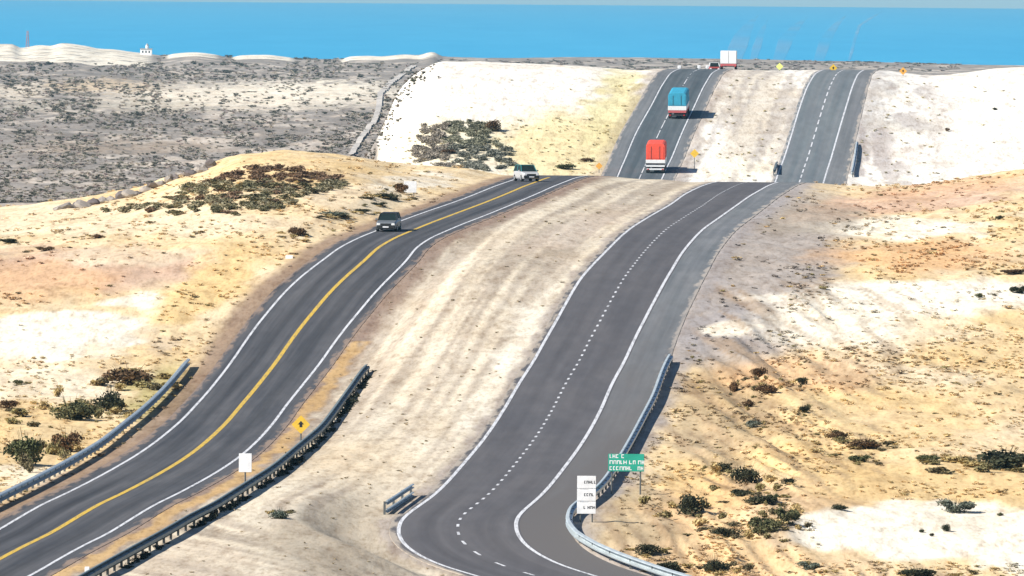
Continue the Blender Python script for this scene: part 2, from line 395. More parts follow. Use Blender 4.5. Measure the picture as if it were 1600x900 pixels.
# ------------------------------------------------------------------ helpers: objects
def link(o, parent=None):
    COL.objects.link(o)
    if parent is not None: o.parent = parent
    return o
def tag(o, label=None, cat=None, group=None, kind=None):
    if label: o['label'] = label
    if cat: o['category'] = cat
    if group: o['group'] = group
    if kind: o['kind'] = kind
    return o
def empty(name, loc, rot=(0, 0, 0)):
    o = bpy.data.objects.new(name, None); link(o); o.location = loc; o.rotation_euler = rot
    o.empty_display_size = .5; return o
def mesh_obj(name, verts, faces, material, parent=None, smooth=False):
    me = bpy.data.meshes.new(name); me.from_pydata([tuple(v) for v in verts], [], faces); me.update()
    me.materials.append(material)
    if smooth: me.polygons.foreach_set('use_smooth', [True]*len(me.polygons))
    return link(bpy.data.objects.new(name, me), parent)
class MB:
    "collects shapes for ONE mesh"
    def __init__(s): s.v = []; s.f = []
    def add(s, vs, fs):
        n = len(s.v); s.v += [tuple(v) for v in vs]; s.f += [tuple(i+n for i in f) for f in fs]; return s
    def box(s, x0, x1, y0, y1, z0, z1, bev=0):
        if bev <= 0:
            return s.add([(x0,y0,z0),(x1,y0,z0),(x1,y1,z0),(x0,y1,z0),(x0,y0,z1),(x1,y0,z1),(x1,y1,z1),(x0,y1,z1)],
                     [(0,3,2,1),(4,5,6,7),(0,1,5,4),(1,2,6,5),(2,3,7,6),(3,0,4,7)])
        bm = bmesh.new(); bmesh.ops.create_cube(bm, size=1)
        for v in bm.verts:
            v.co = Vector(((x0+x1)/2 + v.co.x*(x1-x0), (y0+y1)/2 + v.co.y*(y1-y0), (z0+z1)/2 + v.co.z*(z1-z0)))
        bmesh.ops.bevel(bm, geom=bm.edges[:], offset=bev, segments=2, affect='EDGES')
        bm.verts.index_update()
        s.add([v.co.copy() for v in bm.verts], [[v.index for v in f.verts] for f in bm.faces]); bm.free(); return s
    def cyl(s, a, b, r, n=10, r2=None):
        a = Vector(a); b = Vector(b); d = (b-a).normalized(); r2 = r if r2 is None else r2
        e = d.orthogonal().normalized(); g = d.cross(e)
        vs = [a + (e*math.cos(2*math.pi*i/n) + g*math.sin(2*math.pi*i/n))*r for i in range(n)]
        vs += [b + (e*math.cos(2*math.pi*i/n) + g*math.sin(2*math.pi*i/n))*r2 for i in range(n)]
        fs = [(i, (i+1) % n, n+(i+1) % n, n+i) for i in range(n)] + [tuple(reversed(range(n))), tuple(range(n, 2*n))]
        return s.add(vs, fs)
    def prism(s, pts, y0, y1):
        "polygon in x,z extruded along y"
        n = len(pts)
        vs = [(x, y0, z) for x, z in pts] + [(x, y1, z) for x, z in pts]
        return s.add(vs, [tuple(range(n)), tuple(reversed(range(n, 2*n)))] + [(i, n+i, n+(i+1) % n, (i+1) % n) for i in range(n)])
    def build(s, name, material, parent=None, smooth=False, bevel=0):
        o = mesh_obj(name, s.v, s.f, material, parent, smooth)
        if bevel:
            b = o.modifiers.new('b', 'BEVEL'); b.width = bevel; b.segments = 2
        return o

# ------------------------------------------------------------------ paint of the ground: where which soil lies
WH = (.90, .835, .69); CRM = (.80, .67, .47); YEL = (.76, .55, .26); ORA = (.71, .43, .21); PIN = (.62, .43, .31)
GRY = (.36, .33, .32); BRN = (.25, .165, .125); TAN = (.40, .34, .265); SCR = (.31, .28, .25); OLV = (.42, .36, .14)
def soil(u, d, px, py, X, Y):
    n = len(px)
    wx = px + (fbm(X/2.2, Y/9 + 40, 3)-.5)*70; wy = py + (fbm(X/3 + 60, Y/12, 3)-.5)*26
    col = np.zeros((n, 3))
    t = fbm(X/4 + 11, Y/20 + 5, 4)[:, None]
    near = d < .072; far = (d >= .072) & (d < .115); pla = d >= .115
    left_plain = (flank_f(u) < .45) & (d > .078)
    rl_ = X - ROADL.c(Y); rr_ = X - ROADR.c(Y)
    col[:] = np.array(CRM)*(1-t) + np.array(YEL)*t
    def blob(cx, cy, rx, ry, c, s=1., where=near, soft=.35, ang=0):
        a = R_(ang); dx = wx-cx; dy = wy-cy
        e = np.sqrt(((dx*math.cos(a)+dy*math.sin(a))/rx)**2 + ((-dx*math.sin(a)+dy*math.cos(a))/ry)**2)
        k = ((1 - sstep(1-soft, 1+soft, e)) * s * where)[:, None]
        col[:] = col*(1-k) + np.array(c)*k
    # near slope, left of the roads
    blob(150, 345, 330, 26, CRM, .8); blob(450, 265, 130, 24, YEL, .5)
    blob(130, 420, 230, 34, PIN, .9); blob(60, 440, 110, 30, ORA, .55); blob(210, 400, 120, 14, CRM, .6)
    blob(220, 470, 60, 9, WH, .9); blob(110, 515, 145, 26, WH, 1, soft=.15); blob(60, 545, 110, 20, WH, .9); blob(240, 535, 22, 22, GRY, .4)
    blob(320, 455, 110, 34, YEL, .9, ang=-35); blob(250, 620, 60, 40, OLV, .8, ang=-35); blob(60, 600, 110, 30, WH, .55)
    blob(70, 680, 120, 60, YEL, .6); blob(40, 740, 60, 14, WH, .5); blob(640, 285, 60, 12, WH, .8); blob(560, 310, 90, 25, CRM, .7)
    # right of the roads
    blob(1190, 420, 120, 150, GRY, .85, ang=25); blob(1130, 530, 90, 50, GRY, .9)
    blob(1430, 312, 190, 20, PIN, .9, ang=-7); blob(1500, 290, 150, 14, ORA, .35, ang=-8)
    blob(1410, 357, 130, 15, WH, .95); blob(1270, 345, 90, 25, TAN, .7); blob(1420, 400, 150, 20, ORA, .75)
    blob(1460, 462, 210, 26, WH, 1); blob(1350, 508, 170, 40, WH, .85); blob(1140, 514, 34, 14, WH, .9); blob(1230, 470, 60, 8, WH, .6)
    blob(1560, 540, 150, 60, YEL, .5); blob(1400, 590, 150, 22, CRM, .8); blob(1330, 650, 200, 60, YEL, .55)
    blob(1130, 660, 75, 110, (.40, .30, .18), .65, ang=15); blob(1010, 810, 90, 60, (.38, .30, .19), .6); blob(1240, 590, 130, 26, ORA, .6); blob(1290, 720, 120, 30, YEL, .7); blob(1100, 760, 70, 30, YEL, .8, ang=20); blob(1500, 755, 260, 34, YEL, .8); blob(1180, 800, 160, 50, ORA, .4)
    blob(1130, 880, 200, 30, ORA, .35)
    kk = (near & (rr_ > 4) & (rr_ < 24) & (Y < 950)) * sstep(.52, .66, fbm((X + (Y-700)*.05)/1.0 + 2, (Y + X*9)/10 + 5, 3)) * .55; col[:] = col*(1-kk[:, None]) + np.array((.36, .25, .15))*kk[:, None]
    blob(1475, 828, 232, 44, WH, 1, soft=.08); blob(1640, 850, 120, 60, WH, 1, soft=.1); blob(1230, 830, 40, 22, TAN, .4)
    # far hill
    c0 = np.array((.90, .865, .78))
    k = (far & ~left_plain)[:, None] * 1.0; col[:] = col*(1-k) + c0*k
    fh = far & ~left_plain
    blob(870, 235, 105, 62, (.78, .66, .36), .9, fh); blob(960, 170, 40, 70, (.74, .66, .36), .9, fh, ang=25); blob(700, 225, 90, 40, (.8, .72, .5), .7, fh)
    blob(1180, 175, 64, 78, (.64, .57, .46), .8, fh); blob(1160, 262, 60, 18, WH, 1, fh)
    blob(1365, 170, 25, 70, GRY, .4, fh, ang=10); blob(1400, 240, 60, 18, (.66, .58, .52), .4, fh); blob(1400, 195, 90, 12, TAN, .35, fh)
    ms = (fh & (rl_ > 0) & (rr_ < 0)); kk = (ms * sstep(.42, .62, fbm(rr_/.9 + 5, Y/45, 3)) * .6)[:, None]; col[:] = col*(1-kk) + np.array((.40, .36, .33))*kk
    ms = (fh & (rr_ > 4.5)); kk = (ms * sstep(.5, .66, fbm(X/2.2 + 5, Y/22, 3)) * np.clip(1.3-(rr_-4.5)/16, 0, 1) * .9)[:, None]; col[:] = col*(1-kk) + np.array((.46, .41, .38))*kk
    # the plain below
    pl = pla | left_plain
    t2 = fbm(X/14 + 3, Y/60 + 8, 4)[:, None]
    t3 = fbm(X/9 + 70, Y/40, 4)[:, None]; t4 = fbm(X/20 + 90, Y/90 + 33, 3)[:, None]
    sc_ = np.array(SCR)*(.72 + .5*t2) + sstep(.52, .72, t3)*np.array((.26, .225, .18))
    sc_ = np.clip(sc_, .05, .9)
    k = pl[:, None]*1.0; col[:] = col*(1-k) + sc_*k
    blob(400, 150, 215, 20, (.82, .74, .6), .95, pl, .5); blob(500, 140, 130, 12, (.85, .78, .64), .9, pl, .5); blob(150, 134, 90, 8, (.62, .5, .35), .9, pl)
    blob(30, 143, 45, 12, (.7, .62, .5), .9, pl); blob(60, 165, 80, 6, (.6, .55, .45), .6, pl); blob(240, 165, 90, 9, (.55, .5, .4), .6, pl)
    blob(190, 230, 160, 8, (.45, .36, .27), .6, pl); blob(50, 322, 80, 7, (.6, .5, .4), .6, pl)
    for c_, w_ in ((60, 150), (150, 90), (300, 42), (410, 50), (560, 26), (625, 62), (590, 60)):
        kk = ((d > (.285 if c_ < 200 else .312)) * (1-sstep(w_*.8, w_*1.05, np.abs(px-c_))))[:, None]; kk = kk * sstep(.30, .42, fbm(X/10, Y/14, 3))[:, None]; col[:] = col*(1-kk) + np.array(WH)*kk
    # gravel verges and the strip between the carriageways
    rl = X - ROADL.c(Y); rr = X - ROADR.c(Y); road = (Y < 1960)
    med = (rl > 0) & (rr < 0) & near
    mt = fbm(rr/1.3 + 3, Y/190 + 2, 4)[:, None]; mt2 = fbm(rr/2.8 + 30, Y/160, 3)[:, None]; mt3 = fbm(rr/.42 + 8, Y/75, 3)[:, None]
    mt = sstep(.36, .62, mt*.6 + mt3*.4); mc = np.array((.47, .40, .315))*(1-mt) + np.array((.73, .645, .50))*mt
    mc = mc*(.84 + .28*mt2)
    k = med[:, None]*1.0; col[:] = col*(1-k) + mc*k
    blob(800, 560, 26, 130, WH, .7, med, .6, ang=32); blob(560, 720, 80, 40, CRM, .5, med, .6); blob(900, 360, 90, 20, (.62, .52, .42), .6, med, ang=-20)
    blob(540, 850, 130, 60, (.47, .40, .30), .8, med, .4); blob(300, 880, 90, 30, (.6, .5, .38), .5, med)
    for rd, ext, r, gl, gr, wl, wr in ((ROADL, ext_l, rl, BRN, BRN, 1.7, 1.5), (ROADR, ext_r, rr, (.42, .36, .31), GRY, .5, 1.4)):
        hw = rd.h(Y); a, b = ext(Y)
        jit = (fbm(X/.8, Y/8, 3)-.5)*1.4
        ol = -r - hw - a + jit; orr = r - hw - b + jit
        kl = ((ol > -8) & (r < 0) & road) * (1 - sstep(wl*.5, wl*1.5, ol)) * np.where(near, 1, .5) * .8
        kr = ((r > 0) & road) * (1 - sstep(wr*.5, wr*1.6, orr)) * np.where(near, 1, .5) * .8
        col[:] = col*(1-kl[:, None]) + np.array(gl)*kl[:, None]
        col[:] = col*(1-kr[:, None]) + np.array(gr)*kr[:, None]
        if rd is ROADL:      # straw strip by the guard rail
            ks = ((r > 0) & (Y < 905) & (Y > 600)) * sstep(.1, .4, orr) * (1-sstep(1.0, 1.5, orr)) * .85
            col[:] = col*(1-ks[:, None]) + np.array((.60, .40, .18))*ks[:, None]
    return np.clip(col, .02, .92)

# ------------------------------------------------------------------ terrain mesh
def build_ground():
    us = np.arange(-260, 1866, 6.0)
    ds = np.concatenate([np.arange(.028, .0330, 4/F), np.arange(.0330, .0722, 1.25/F), np.arange(.0722, .0880, 8/F),
                         np.arange(.0880, .1060, 1.25/F), np.arange(.1060, .135, 8/F), np.arange(.135, .30, 9/F), np.arange(.30, .353, 5/F)])
    U, D = np.meshgrid(us, ds); u = U.ravel(); d = D.ravel()
    z = zt(u, d); Y = d*F; X = (u-800)/F*Y
    px, py = project(X, Y, z)
    c = soil(u, d, px, py, X, Y)
    nu, nd = len(us), len(ds)
    me = bpy.data.meshes.new('ground')
    me.vertices.add(len(u)); me.vertices.foreach_set('co', np.stack([X, Y, z], 1).ravel())
    i = np.arange((nd-1)*nu).reshape(nd-1, nu)[:, :-1].ravel()
    q = np.stack([i, i+1, i+nu+1, i+nu], 1)
    me.loops.add(q.size); me.loops.foreach_set('vertex_index', q.ravel())
    me.polygons.add(len(q)); me.polygons.foreach_set('loop_start', np.arange(0, q.size, 4))
    me.polygons.foreach_set('loop_total', np.full(len(q), 4)); me.polygons.foreach_set('use_smooth', np.ones(len(q), bool))
    me.update(calc_edges=True)
    a = me.color_attributes.new('soil', 'FLOAT_COLOR', 'POINT')
    a.data.foreach_set('color', np.concatenate([c, np.ones((len(c), 1))], 1).ravel())
    me.materials.append(M['ground'])
    o = link(bpy.data.objects.new('ground', me)); o['kind'] = 'structure'
    # wider country round it so that the land goes on beside and behind the frame
    for nm, uu in (('terrain', np.array([-16000, -9000, -5000, -2600, -1300, -600, -260.])), ('terrain', np.array([1860, 2300, 3000, 4500, 7500, 11000, 17000.]))):
        d2 = np.concatenate([np.arange(.004, .03, .003), ds[::12], [ds[-1]]])
        U, D = np.meshgrid(uu, d2); Yv = D*F; Xv = (U-800)/F*Yv
        edge = np.clip(U, -260, 1860); Z = zt(edge.ravel(), np.maximum(D.ravel(), .028)).reshape(U.shape) - (np.abs(U-edge) > 1)*.02
        vs = np.stack([Xv.ravel(), Yv.ravel(), Z.ravel()], 1); k = len(uu)
        fs = [(j*k+i, j*k+i+1, (j+1)*k+i+1, (j+1)*k+i) for j in range(len(d2)-1) for i in range(k-1)]
        t = mesh_obj(nm, vs, fs, M['ground'], None, True); t['kind'] = 'structure'
        a = t.data.color_attributes.new('soil', 'FLOAT_COLOR', 'POINT')
        cc = np.where((D.ravel() > .1)[:, None], np.array(SCR), np.array(CRM))
        a.data.foreach_set('color', np.concatenate([cc, np.ones((len(cc), 1))], 1).ravel())
build_ground()

# ------------------------------------------------------------------ sea
def build_sea():
    vs = []; fs = []
    ys = [4500, 8000, 14000, 25000, 40000, 60000]
    xs = np.linspace(-1, 1, 9)
    for y in ys:
        for x in xs: vs.append((x*max(9000, y*.5), y, 0))
    for j in range(len(ys)-1):
        for i in range(8): fs.append((j*9+i, j*9+i+1, (j+1)*9+i+1, (j+1)*9+i))
    tag(mesh_obj('sea', vs, fs, M['sea']), kind='structure')
    def strip(pts, wpx):
        P = []
        for (x, y), ww in zip(pts, wpx):
            for s in (-1, 1):
                rx, rz = ray(x + s*ww/2, y); Y = H / -rz; P.append((rx*Y, Y, .35))
        return P, [(2*i, 2*i+1, 2*i+3, 2*i+2) for i in range(len(pts)-1)]
    for pts_, ws_ in (([(1185, 24), (1172, 36), (1160, 55), (1152, 75), (1146, 98)], [2, 14, 26, 30, 22]), ([(1200, 30), (1190, 50), (1182, 75), (1176, 98)], [1, 10, 14, 10]), ([(1262, 26), (1245, 40), (1228, 62), (1215, 98)], [2, 16, 24, 18]), ([(1322, 24), (1305, 40), (1290, 62), (1278, 98)], [2, 12, 20, 16])):
        v, f = strip(pts_, ws_); tag(mesh_obj('pale_streak', v, f, M['haze_sheet']), kind='structure')  # flat translucent sheets that paint pale haze plumes onto the water
    v, f = strip([(1378, 18), (1358, 30), (1343, 40), (1336, 60), (1331, 80), (1326, 97)], [3, 7, 5, 5, 5, 4])
    tag(mesh_obj('pale_streak', v, f, M['foam']), kind='structure')
build_sea()

# ------------------------------------------------------------------ roads
def strip_mesh(name, rd, fa, fb, material, Y0, Y1, lift, step=1.6, skirt=False, nx=1, outer=False):
    Ys = np.arange(Y0, Y1 + .01, step); z = rd.z(Ys) + lift; c = rd.c(Ys)
    a = fa(Ys); b = fb(Ys)
    V = []; UV = []
    for k in range(nx+1):
        t = k/nx; off = a*(1-t) + b*t
        V.append(np.stack([c+off, Ys, z], 1)); UV.append(np.stack([off, Ys], 1))
    if skirt:
        V = [np.stack([c+a-.05, Ys, z-.35], 1)] + V + [np.stack([c+b+.05, Ys, z-.35], 1)]
        UV = [UV[0]] + UV + [UV[-1]]
    n = len(V); m_ = len(Ys); V = np.stack(V, 1).reshape(-1, 3); UV = np.stack(UV, 1).reshape(-1, 2)
    fs = [(j*n+i, j*n+i+1, (j+1)*n+i+1, (j+1)*n+i) for j in range(m_-1) for i in range(n-1)]
    o = mesh_obj(name, V, fs, material)
    uv = o.data.uv_layers.new(name='lane'); li = np.zeros(len(o.data.loops), int); o.data.loops.foreach_get('vertex_index', li)
    uv.data.foreach_set('uv', UV[li].ravel())
    Yv = V[:, 1]; ed = np.minimum(UV[:, 0]-fa(Yv), fb(Yv)-UV[:, 0]) if not outer else (np.maximum(abs(fa(Yv)), abs(fb(Yv))) - abs(UV[:, 0])); uv2 = o.data.uv_layers.new(name='edge')
    uv2.data.foreach_set('uv', np.stack([ed, Yv], 1)[li].ravel())
    o['kind'] = 'structure'; return o
K = lambda v: (lambda Y: v + 0*Y)
YA, YB = 560, 1915
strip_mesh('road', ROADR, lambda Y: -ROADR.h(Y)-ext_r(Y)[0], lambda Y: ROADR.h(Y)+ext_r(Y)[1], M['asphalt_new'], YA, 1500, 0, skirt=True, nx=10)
strip_mesh('road', ROADR, lambda Y: -ROADR.h(Y)-ext_r(Y)[0], lambda Y: ROADR.h(Y)+ext_r(Y)[1], M['asphalt_hazed'], 1500, YB, 0, skirt=True, nx=10)
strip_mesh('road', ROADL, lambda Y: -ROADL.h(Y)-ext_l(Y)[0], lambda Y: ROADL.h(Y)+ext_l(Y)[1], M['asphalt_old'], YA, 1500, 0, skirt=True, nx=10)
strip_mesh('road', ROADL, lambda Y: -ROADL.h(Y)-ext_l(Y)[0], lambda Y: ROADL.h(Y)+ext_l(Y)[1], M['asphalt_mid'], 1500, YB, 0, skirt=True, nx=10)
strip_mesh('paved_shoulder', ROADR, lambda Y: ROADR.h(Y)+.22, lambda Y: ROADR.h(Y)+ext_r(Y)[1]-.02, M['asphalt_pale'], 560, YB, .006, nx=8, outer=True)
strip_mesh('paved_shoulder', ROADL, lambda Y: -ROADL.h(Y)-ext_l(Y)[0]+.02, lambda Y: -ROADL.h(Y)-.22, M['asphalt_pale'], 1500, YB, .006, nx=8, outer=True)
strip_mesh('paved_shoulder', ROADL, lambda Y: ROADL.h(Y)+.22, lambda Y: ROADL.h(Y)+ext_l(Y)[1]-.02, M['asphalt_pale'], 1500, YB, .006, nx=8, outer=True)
for rd, wd in ((ROADR, .115), (ROADL, .10)):
    for s in (-1, 1):
        strip_mesh('road_marking', rd, lambda Y: s*rd.h(Y)-wd, lambda Y: s*rd.h(Y)+wd, M['white_line'], YA, YB, .012)
strip_mesh('road_marking', ROADL, K(-.16), K(.16), M['yellow_line'], YA, 1230, .012)
def dashes(rd, Y0, Y1, period, ln, w_, matl):
    V = []; Fc = []; y = Y0
    while y < Y1:
        yy = np.array([y, y+ln]); z = rd.z(yy)+.012; c = rd.c(yy); n = len(V)
        V += [(c[0]-w_, y, z[0]), (c[0]+w_, y, z[0]), (c[1]+w_, y+ln, z[1]), (c[1]-w_, y+ln, z[1])]; Fc.append((n, n+1, n+2, n+3)); y += period
    tag(mesh_obj('road_marking', V, Fc, matl), kind='structure')
dashes(ROADR, 600, 1300, 4.9, 1.7, .085, M['white_line'])
dashes(ROADR, 1660, 1900, 9.0, 5.5, .10, M['white_line'])
dashes(ROADL, 1660, 1900, 12, 10, .07, M['white_line'])

def ground_at(X, Y): return float(zt(np.array([800 + F*X/Y]), np.array([Y/F]))[0])
def at(px, py, d0=.026, d1=.34):
    X, Y, Z = hit(px, py, d0, d1, zf=zt); return Vector((X, Y, Z))

# dirt track at the foot of the far hill
def ribbon(name, pts, wid, material, lift=.05, **kw):
    P = [at(x, y, .118, .34) for x, y in pts]; Q = []
    for a, b in zip(P, P[1:]):
        for t in np.linspace(0, 1, 24)[:-1]: Q.append(a.lerp(b, t))
    V = []
    for p in Q:
        for s in (-1, 1):
            x = p.x + s*wid/2*p.y/2200; V.append((x, p.y, ground_at(x, p.y)+lift+.35))
    o = mesh_obj(name, V, [(2*i, 2*i+1, 2*i+3, 2*i+2) for i in range(len(Q)-1)], material); o['kind'] = 'structure'; return o
M['track'] = simple('track', (.55, .50, .44), .95, 0, .15, .5)
ribbon('dirt_track', [(548, 244), (558, 228), (572, 208), (586, 188), (592, 168), (594, 148), (606, 134), (622, 121), (636, 111), (648, 103)], 1.1, M['track'])

# ------------------------------------------------------------------ guard rails
def beam_section(): # W beam, (across, up)
    return [(a*1.5 - (.045 if abs(b) < .06 and i in (3, 4) else 0), b) for i, (a, b) in enumerate(_bs)]
_bs = [(-.015, -.155), (.05, -.13), (.065, -.09), (.0, -.045), (.0, .045), (.065, .09), (.05, .13), (-.015, .155), (-.03, .13), (.04, .09), (-.09, .05), (-.09, -.05), (.04, -.09), (-.03, -.13)]
def guardrail(pts, side, label, material, gap=3.0, height=.50, double=False, d0=.026, d1=.0712, thick=1.75, group='steel guard rails along the roads'):
    P = [at(x, y, d0, d1) for x, y in pts]; P.sort(key=lambda p: p.y)
    fx = pchip([p.y for p in P], [p.x for p in P])
    Y0, Y1 = P[0].y, P[-1].y
    Ys = np.linspace(Y0, Y1, max(3, int((Y1-Y0)/2.0)))
    Xs = fx(Ys); Zs = zt(800+F*Xs/Ys, Ys/F)
    Zs = np.convolve(np.pad(Zs, 4, mode='edge'), np.ones(9)/9, 'valid')
    base = Vector((float(Xs[0]), float(Ys[0]), float(Zs[0])))
    root = empty('guardrail', base); tag(root, label, 'guard rail', group)
    sec = [(a*side*thick, b*thick) for a, b in beam_section()]; n = len(sec)
    for lv in ((height, height-.5) if double else (height,)):
        V = []; Fc = []
        for j in range(len(Ys)):
            for a, b in sec: V.append((Xs[j]+a-base.x, Ys[j]-base.y, Zs[j]+lv+b-base.z))
        for j in range(len(Ys)-1):
            for i in range(n): Fc.append((j*n+i, j*n+(i+1) % n, (j+1)*n+(i+1) % n, (j+1)*n+i))
        Fc += [tuple(range(n)), tuple(reversed(range((len(Ys)-1)*n, len(Ys)*n)))]
        mesh_obj('rail', V, Fc, material, root)
    pm = MB().box(-.07, .07, -.09, .09, -.5, height+.08*thick)
    proto = pm.build('post', M['post'], root)
    k = max(2, int((Y1-Y0)/gap)+1); k = min(k, 95)
    for i in range(k):
        y = Y0 + (Y1-Y0)*i/(k-1); x = float(fx(y)) - side*.12
        z = float(np.interp(y, Ys, Zs))
        o = proto if i == 0 else proto.copy()
        if i: link(o, root)
        o.location = (x-base.x, y-base.y, z-base.z)
    return root
guardrail([(294, 574), (280, 592), (262, 613), (232, 643), (200, 670), (160, 702), (110, 733), (60, 760), (0, 790), (-90, 832)], 1,
          'long steel guard rail curving along the outer left verge of the left road', M['galv'], 4)
guardrail([(573, 583), (560, 600), (545, 622), (525, 650), (500, 682), (470, 708), (430, 742), (385, 772), (340, 800), (290, 828), (230, 862), (180, 890), (110, 930)], -1,
          'weathered dark guard rail with black weeds behind it, between left road and bare median', M['galv_dark'], 4)
guardrail([(1047, 566), (1036, 590), (1022, 628), (1005, 662), (985, 700), (960, 742), (935, 775), (908, 796), (891, 812), (888, 826), (897, 842), (925, 862), (965, 882), (1015, 900), (1080, 922)], -1,
          'pale galvanised guard rail curving round the right edge of the right road', M['galv'], 4, height=.46, thick=1.7)
guardrail([(1339, 226), (1336, 250), (1331, 277)], -1, 'short guard rail far off on the right shoulder below the far crest', M['galv'], 4, d0=.0885, d1=.1026)
guardrail([(1214, 258), (1210, 274)], 1, 'tiny dark guard rail stub far off on the left edge of the right road', M['galv_dark'], 4, d0=.0885, d1=.1026)
guardrail([(604, 804), (625, 789), (645, 775)], 1, 'short double guard rail piece standing alone at the bend of the right road', M['galv'], 5, height=.66, double=True, thick=.95)

# ------------------------------------------------------------------ signs
def sign_post(root, x, h, r=.05): MB().cyl((x, 0, -.4), (x, 0, h), r, 8).build('post', M['post'], root)
def place(name, px, py, label, cat, group=None, d0=.026, d1=.34, rz=0):
    r = empty(name, at(px, py, d0, d1), (0, 0, rz)); tag(r, label, cat, group); return r
def diamond(px, py, top, size, label, material, symbol=True, d0=.026, d1=.34, plain=False):
    r = place('warning_sign', px, py, label, 'road sign', 'yellow warning signs', d0, d1)
    s = size/2
    sign_post(r, 0, top)
    pl = MB().prism([(0, top-s-s*.414), (s*1.414-.0, top-s*1.0), (0, top+s*.414*1.0), (-s*1.414, top-s)], -.075, -.055)
    pl = MB(); c = top - s*1.0; q = s*1.0
    pl.prism([(-.05*q, c-q), (.05*q, c-q), (q, c-.05*q), (q, c+.05*q), (.05*q, c+q), (-.05*q, c+q), (-q, c+.05*q), (-q, c-.05*q)], -.075, -.055)
    pl.build('panel', material, r)
    if symbol:
        b = MB(); b.box(-.16*s, .16*s, -.081, -.077, c-.30*s, c+.05*s); b.prism([(-.34*s, c+.02*s), (.34*s, c+.02*s), (0, c+.42*s)], -.081, -.077)
        b.build('arrow_symbol', M['black'], r)
    return r
diamond(470, 690, 1.75, 1.2, 'yellow diamond warning sign with a dark symbol beside the weathered guard rail', M['sign_yellow'])
diamond(1085, 264, 2.9, 1.25, 'yellow diamond sign in the far median right of the red lorry', M['sign_yellow'], False, .0885, .1026)
diamond(936, 270, 1.5, 1.0, 'small orange sign at the left foot of the far slope by the left road', M['sign_orange'], False, .0885, .1026)
diamond(1218, 111, 1.3, 1.15, 'small greenish yellow sign on the far crest between the two roads', M['sign_lime'], False, .0885, .104)
diamond(1302, 111, 1.1, 1.25, 'yellow sign with dark symbol standing on the far crest over the right road', M['sign_yellow'], True, .0885, .104)
diamond(1411, 119, 1.4, 1.2, 'orange yellow sign on the far crest right of the right road', M['sign_orange'], True, .0885, .104)

# white upright plate on the left road's inner verge
r = place('road_sign', 383, 762, 'small plain white upright sign by the inner edge of the left road', 'road sign')
sign_post(r, 0, 1.5, .05)
dd = r.location.y/F
MB().box(-10*dd, 10*dd, -.08, -.055, .95, 2.1, .01).build('panel', M['white'], r)
# white stake at the bottom edge
r = place('marker_post', 136, 912, 'white roadside stake at the lower left end of the weathered guard rail', 'marker post')
MB().box(-.13, .13, -.03, .03, -.3, .9, .02).build('stake', M['white'], r)
# tall white notice with three lines
r = place('information_sign', 916, 816, 'tall white notice of three stacked panels in front of the pale guard rail', 'road sign')
dd = r.location.y/F; W2 = 14.7*dd; hb = 13*dd; ht = 73*dd; hh = (ht-hb)/3
for sx in (-.35, .35): MB().cyl((sx, 0, -.4), (sx, 0, ht-.1), .045, 8).build('post', M['post'], r)
def letters(b, x0, x1, z, h, yf, seed, fill=.72):
    q = random.Random(seed); x = x0
    while x < x1 - h*.2:
        wl = h*q.uniform(.42, .72)
        if q.random() < .08: x += h*.5; continue
        k = q.randint(0, 3); t = h*.22
        b.box(x, x+t, yf-.004, yf, z, z+h)
        if k in (0, 1): b.box(x+t, x+wl, yf-.004, yf, z+h-t, z+h)
        if k in (1, 2): b.box(x+t, x+wl, yf-.004, yf, z, z+t)
        if k in (0, 3): b.box(x+wl-t*.0, x+wl+t*.8, yf-.004, yf, z, z+h)
        if k == 3: b.box(x+t, x+wl, yf-.004, yf, z+h*.4, z+h*.4+t)
        x += wl + h*.32
for i in range(3):
    z0 = hb + i*hh; p = MB().box(-W2, W2, -.09, -.06, z0+.012, z0+hh-.012, .01).build('panel', M['white'], r)
    b = MB(); letters(b, (-.25 if i else -.3)*W2, .85*W2, z0+hh*(.38 if i == 2 else .4), .17, -.093, 12+i)
    b.build('lettering', M['black'], p)
    if i < 2: MB().box(-.7*W2, .2*W2, -.094, -.0905, z0+hh*.93, z0+hh*.955).build('divider', M['plate_back'], p)
# green destination sign
r = place('direction_sign', 978, 772, 'green direction sign with three rows of white lettering, mounted behind the pale guard rail', 'road sign')
dd = r.location.y/F; W2 = 28*dd; z1 = 63*dd; z0 = 35.5*dd; hh = (z1-z0)/3
for sx in (-W2*.8, W2*.8): MB().cyl((sx, 0, -.5), (sx, 0, z1-.05), .05, 8).build('post', M['post'], r)
MB().box(-W2, W2, -.09, -.06, z0, z1, .01).build('panel', M['sign_green'], r)
b = MB()
letters(b, -W2*.93, -W2*.2, z0+2*hh+.10, .23, -.093, 21)
letters(b, -W2*.93, W2*.45, z0+hh+.09, .23, -.093, 22); letters(b, W2*.66, W2*.95, z0+hh+.09, .23, -.093, 23)
letters(b, -W2*.93, W2*.40, z0+.08, .23, -.093, 24); letters(b, W2*.64, W2*.95, z0+.08, .23, -.093, 25)
b.build('lettering', M['white'], r)
